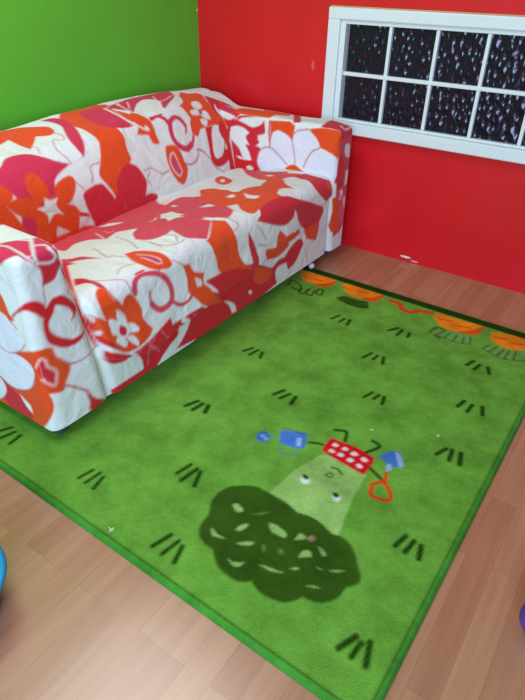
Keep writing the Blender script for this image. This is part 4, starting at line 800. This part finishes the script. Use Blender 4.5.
l.new(tc.outputs['Object'], n2.inputs[0]); l.new(n2.outputs[0], bu.inputs['Height']); l.new(bu.outputs[0], b.inputs['Normal'])
rug = link('rug', me, rm)
tag(rug, "green children's rug with a broccoli figure, carrots and grass tufts, lying under the sofa", 'rug')

# ================================================================ the sofa
def rounded_box(part):
    d = PARTS[part]; lo, hi = np.array(d['lo']), np.array(d['hi'])
    n = np.maximum(np.round((hi-lo)/d['step']).astype(int), 2)
    keys, quads, face = [], [], []
    stride = np.array([(n[1]+1)*(n[2]+1), n[2]+1, 1])
    for f in range(6):
        w = f//2; a, b2 = [i for i in range(3) if i != w]
        ga, gb = np.meshgrid(np.arange(n[a]+1), np.arange(n[b2]+1), indexing='ij')
        k = ga*stride[a]+gb*stride[b2]+(n[w] if f % 2 else 0)*stride[w]
        q = np.stack([k[:-1, :-1], k[1:, :-1], k[1:, 1:], k[:-1, 1:]], -1).reshape(-1, 4)
        if (f % 2 == 0) ^ (w == 1): q = q[:, ::-1]
        keys.append(k.ravel()); quads.append(q); face.append(np.full(k.size, f))
    keys = np.concatenate(keys); face = np.concatenate(face); quads = np.concatenate(quads)
    uk, first, inv = np.unique(keys, return_index=True, return_inverse=True)
    lut = dict(); quads = np.searchsorted(uk, quads)
    ijk = np.stack([uk//stride[0], (uk//stride[1]) % (n[1]+1), uk % (n[2]+1)], 1)
    q = lo+(hi-lo)*ijk/n
    fc = np.full(len(q), -1)
    for f in (4, 0, 3, 2, 1, 5):
        w = f//2; fc[ijk[:, w] == (n[w] if f % 2 else 0)] = f
    return q, fc, quads

fab, n, l, b, at = print_material('printed cotton slipcover', .85, .2, .1)
tc = n.new('ShaderNodeTexCoord'); n1 = n.new('ShaderNodeTexNoise'); n1.inputs['Scale'].default_value = 9; n1.inputs['Detail'].default_value = 3
n1.inputs['Distortion'].default_value = .8
bu = n.new('ShaderNodeBump'); bu.inputs['Strength'].default_value = .45; bu.inputs['Distance'].default_value = .03
n2 = n.new('ShaderNodeTexNoise'); n2.inputs['Scale'].default_value = 420
b2 = n.new('ShaderNodeBump'); b2.inputs['Strength'].default_value = .2; b2.inputs['Distance'].default_value = .001
l.new(tc.outputs['Object'], n1.inputs[0]); l.new(tc.outputs['Object'], n2.inputs[0]); l.new(n1.outputs[0], bu.inputs['Height']); l.new(n2.outputs[0], b2.inputs['Height'])
l.new(bu.outputs[0], b2.inputs['Normal']); l.new(b2.outputs[0], b.inputs['Normal'])

sofa = bpy.data.objects.new('sofa', None); COL.objects.link(sofa); sofa.location = (0, 0, 0)
tag(sofa, 'two-seat sofa in a red, orange and white flower-print slipcover against the green wall', 'sofa')
NAMES = {'seat': 'seat', 'back': 'backrest', 'far': 'armrest', 'near': 'armrest'}
for part in ('back', 'seat', 'far', 'near'):
    q, fc, quads = rounded_box(part)
    co = shape(part, q)
    col = np.tile(np.array(lin(INK['white'])), (len(q), 1))
    for f in range(6):
        m = fc == f; ax = FACE_AX[f]
        shapes = SOFA_PRINT.get((part, f))
        if shapes is None or not m.any(): continue
        c = col[m]; paint(c, q[m][:, ax], shapes, .0075); col[m] = c
    me = grid_mesh(NAMES[part], co, quads); set_colors(me, col)
    link(NAMES[part], me, fab, sofa)
footm, *_ = material('grey plastic foot', (70, 74, 84), .5, .4)
for x in (.20, .944):
    for y in (-1.860, -.16):
        bm = lathe([(0, .001), (.020, .001), (.026, .008), (.030, .062), (0, .062)], 32)
        o = from_bm('leg', bm, footm, sofa, True); o.location = (x, y, .0)
        if x > .5 or y < -1: o.location.z = .0115

# ================================================================ small things at the edges
blue, *_ = material('bright blue plastic', (0, 150, 205), .3, .5)
tub = bpy.data.objects.new('tub', None); COL.objects.link(tub); tub.location = (1.2338, -2.3956, 0)
tag(tub, 'bright blue round plastic tub on the floor at the left edge of the photo', 'tub')
bm = lathe([(0, .0015), (.095, .0015), (.105, .008), (.128, .10), (.1285, .108), (.123, .108), (.101, .012), (0, .010)]); from_bm('bowl', bm, blue, tub, True)
bm = bmesh.new(); lathe_ = lathe([(.128, .100), (.138, .103), (.141, .109), (.138, .114), (.130, .116), (.122, .113), (.122, .108)]); bm.free(); from_bm('rim', lathe_, blue, tub, True)

def sphere_thing(name, r, loc, mat, label, cat, seam):
    t = bpy.data.objects.new(name, None); COL.objects.link(t); t.location = loc
    tag(t, label, cat)
    bm = bmesh.new(); bmesh.ops.create_uvsphere(bm, u_segments=48, v_segments=32, radius=r)
    for q in bm.verts: q.co.z += r
    from_bm('shell', bm, mat, t, True)
    return t
purple, *_ = material('purple plastic', (86, 52, 160), .4, .4)
sphere_thing('toy_ball', .045, (2.326, -1.673, .0), purple, 'purple toy ball on the wooden floor at the right edge', 'ball', 0)
lilac, *_ = material('pale lilac plastic', (205, 200, 225), .35, .5)
sphere_thing('toy_ball', .015, (.985, -.385, .012), lilac, 'tiny pale lilac ball on the rug corner just under the far end of the sofa', 'ball', 0)

lint, *_ = material('white fluff', (225, 235, 215), .9, .1)
def fluff(px, py, pz, label, seed, n=5, L=.012):
    r = random.Random(seed); bm = bmesh.new()
    for i in range(n):
        a = r.uniform(0, 6.28); d = Vector((math.cos(a), math.sin(a), r.uniform(.1, .5)))*L*r.uniform(.6, 1)
        s = Vector((r.uniform(-.003, .003), r.uniform(-.003, .003), 0)); t = Vector((-d.y, d.x, 0)).normalized()*.0011
        vs = [bm.verts.new(s+t), bm.verts.new(s-t), bm.verts.new(s+d-t*.4), bm.verts.new(s+d+t*.4)]
        ws = [bm.verts.new(q.co+Vector((0, 0, .0014))) for q in vs]
        bm.faces.new(vs); bm.faces.new(ws[::-1])
        for j in range(4): k = (j+1) % 4; bm.faces.new((vs[j], ws[j], ws[k], vs[k]))
    o = from_bm('lint_fluff', bm, lint); o.location = (px, py, pz); tag(o, label, 'lint')
fluff(1.360, -2.030, .012, 'white fluff speck on the near edge of the rug', 1, 5, .009)
fluff(1.739, -1.286, .012, 'faint bit of pale fluff on the rug above the blue spade', 2, 4, .008)
fluff(1.918, -1.191, .012, 'thin pale thread on the rug near its right edge', 3, 2, .012)
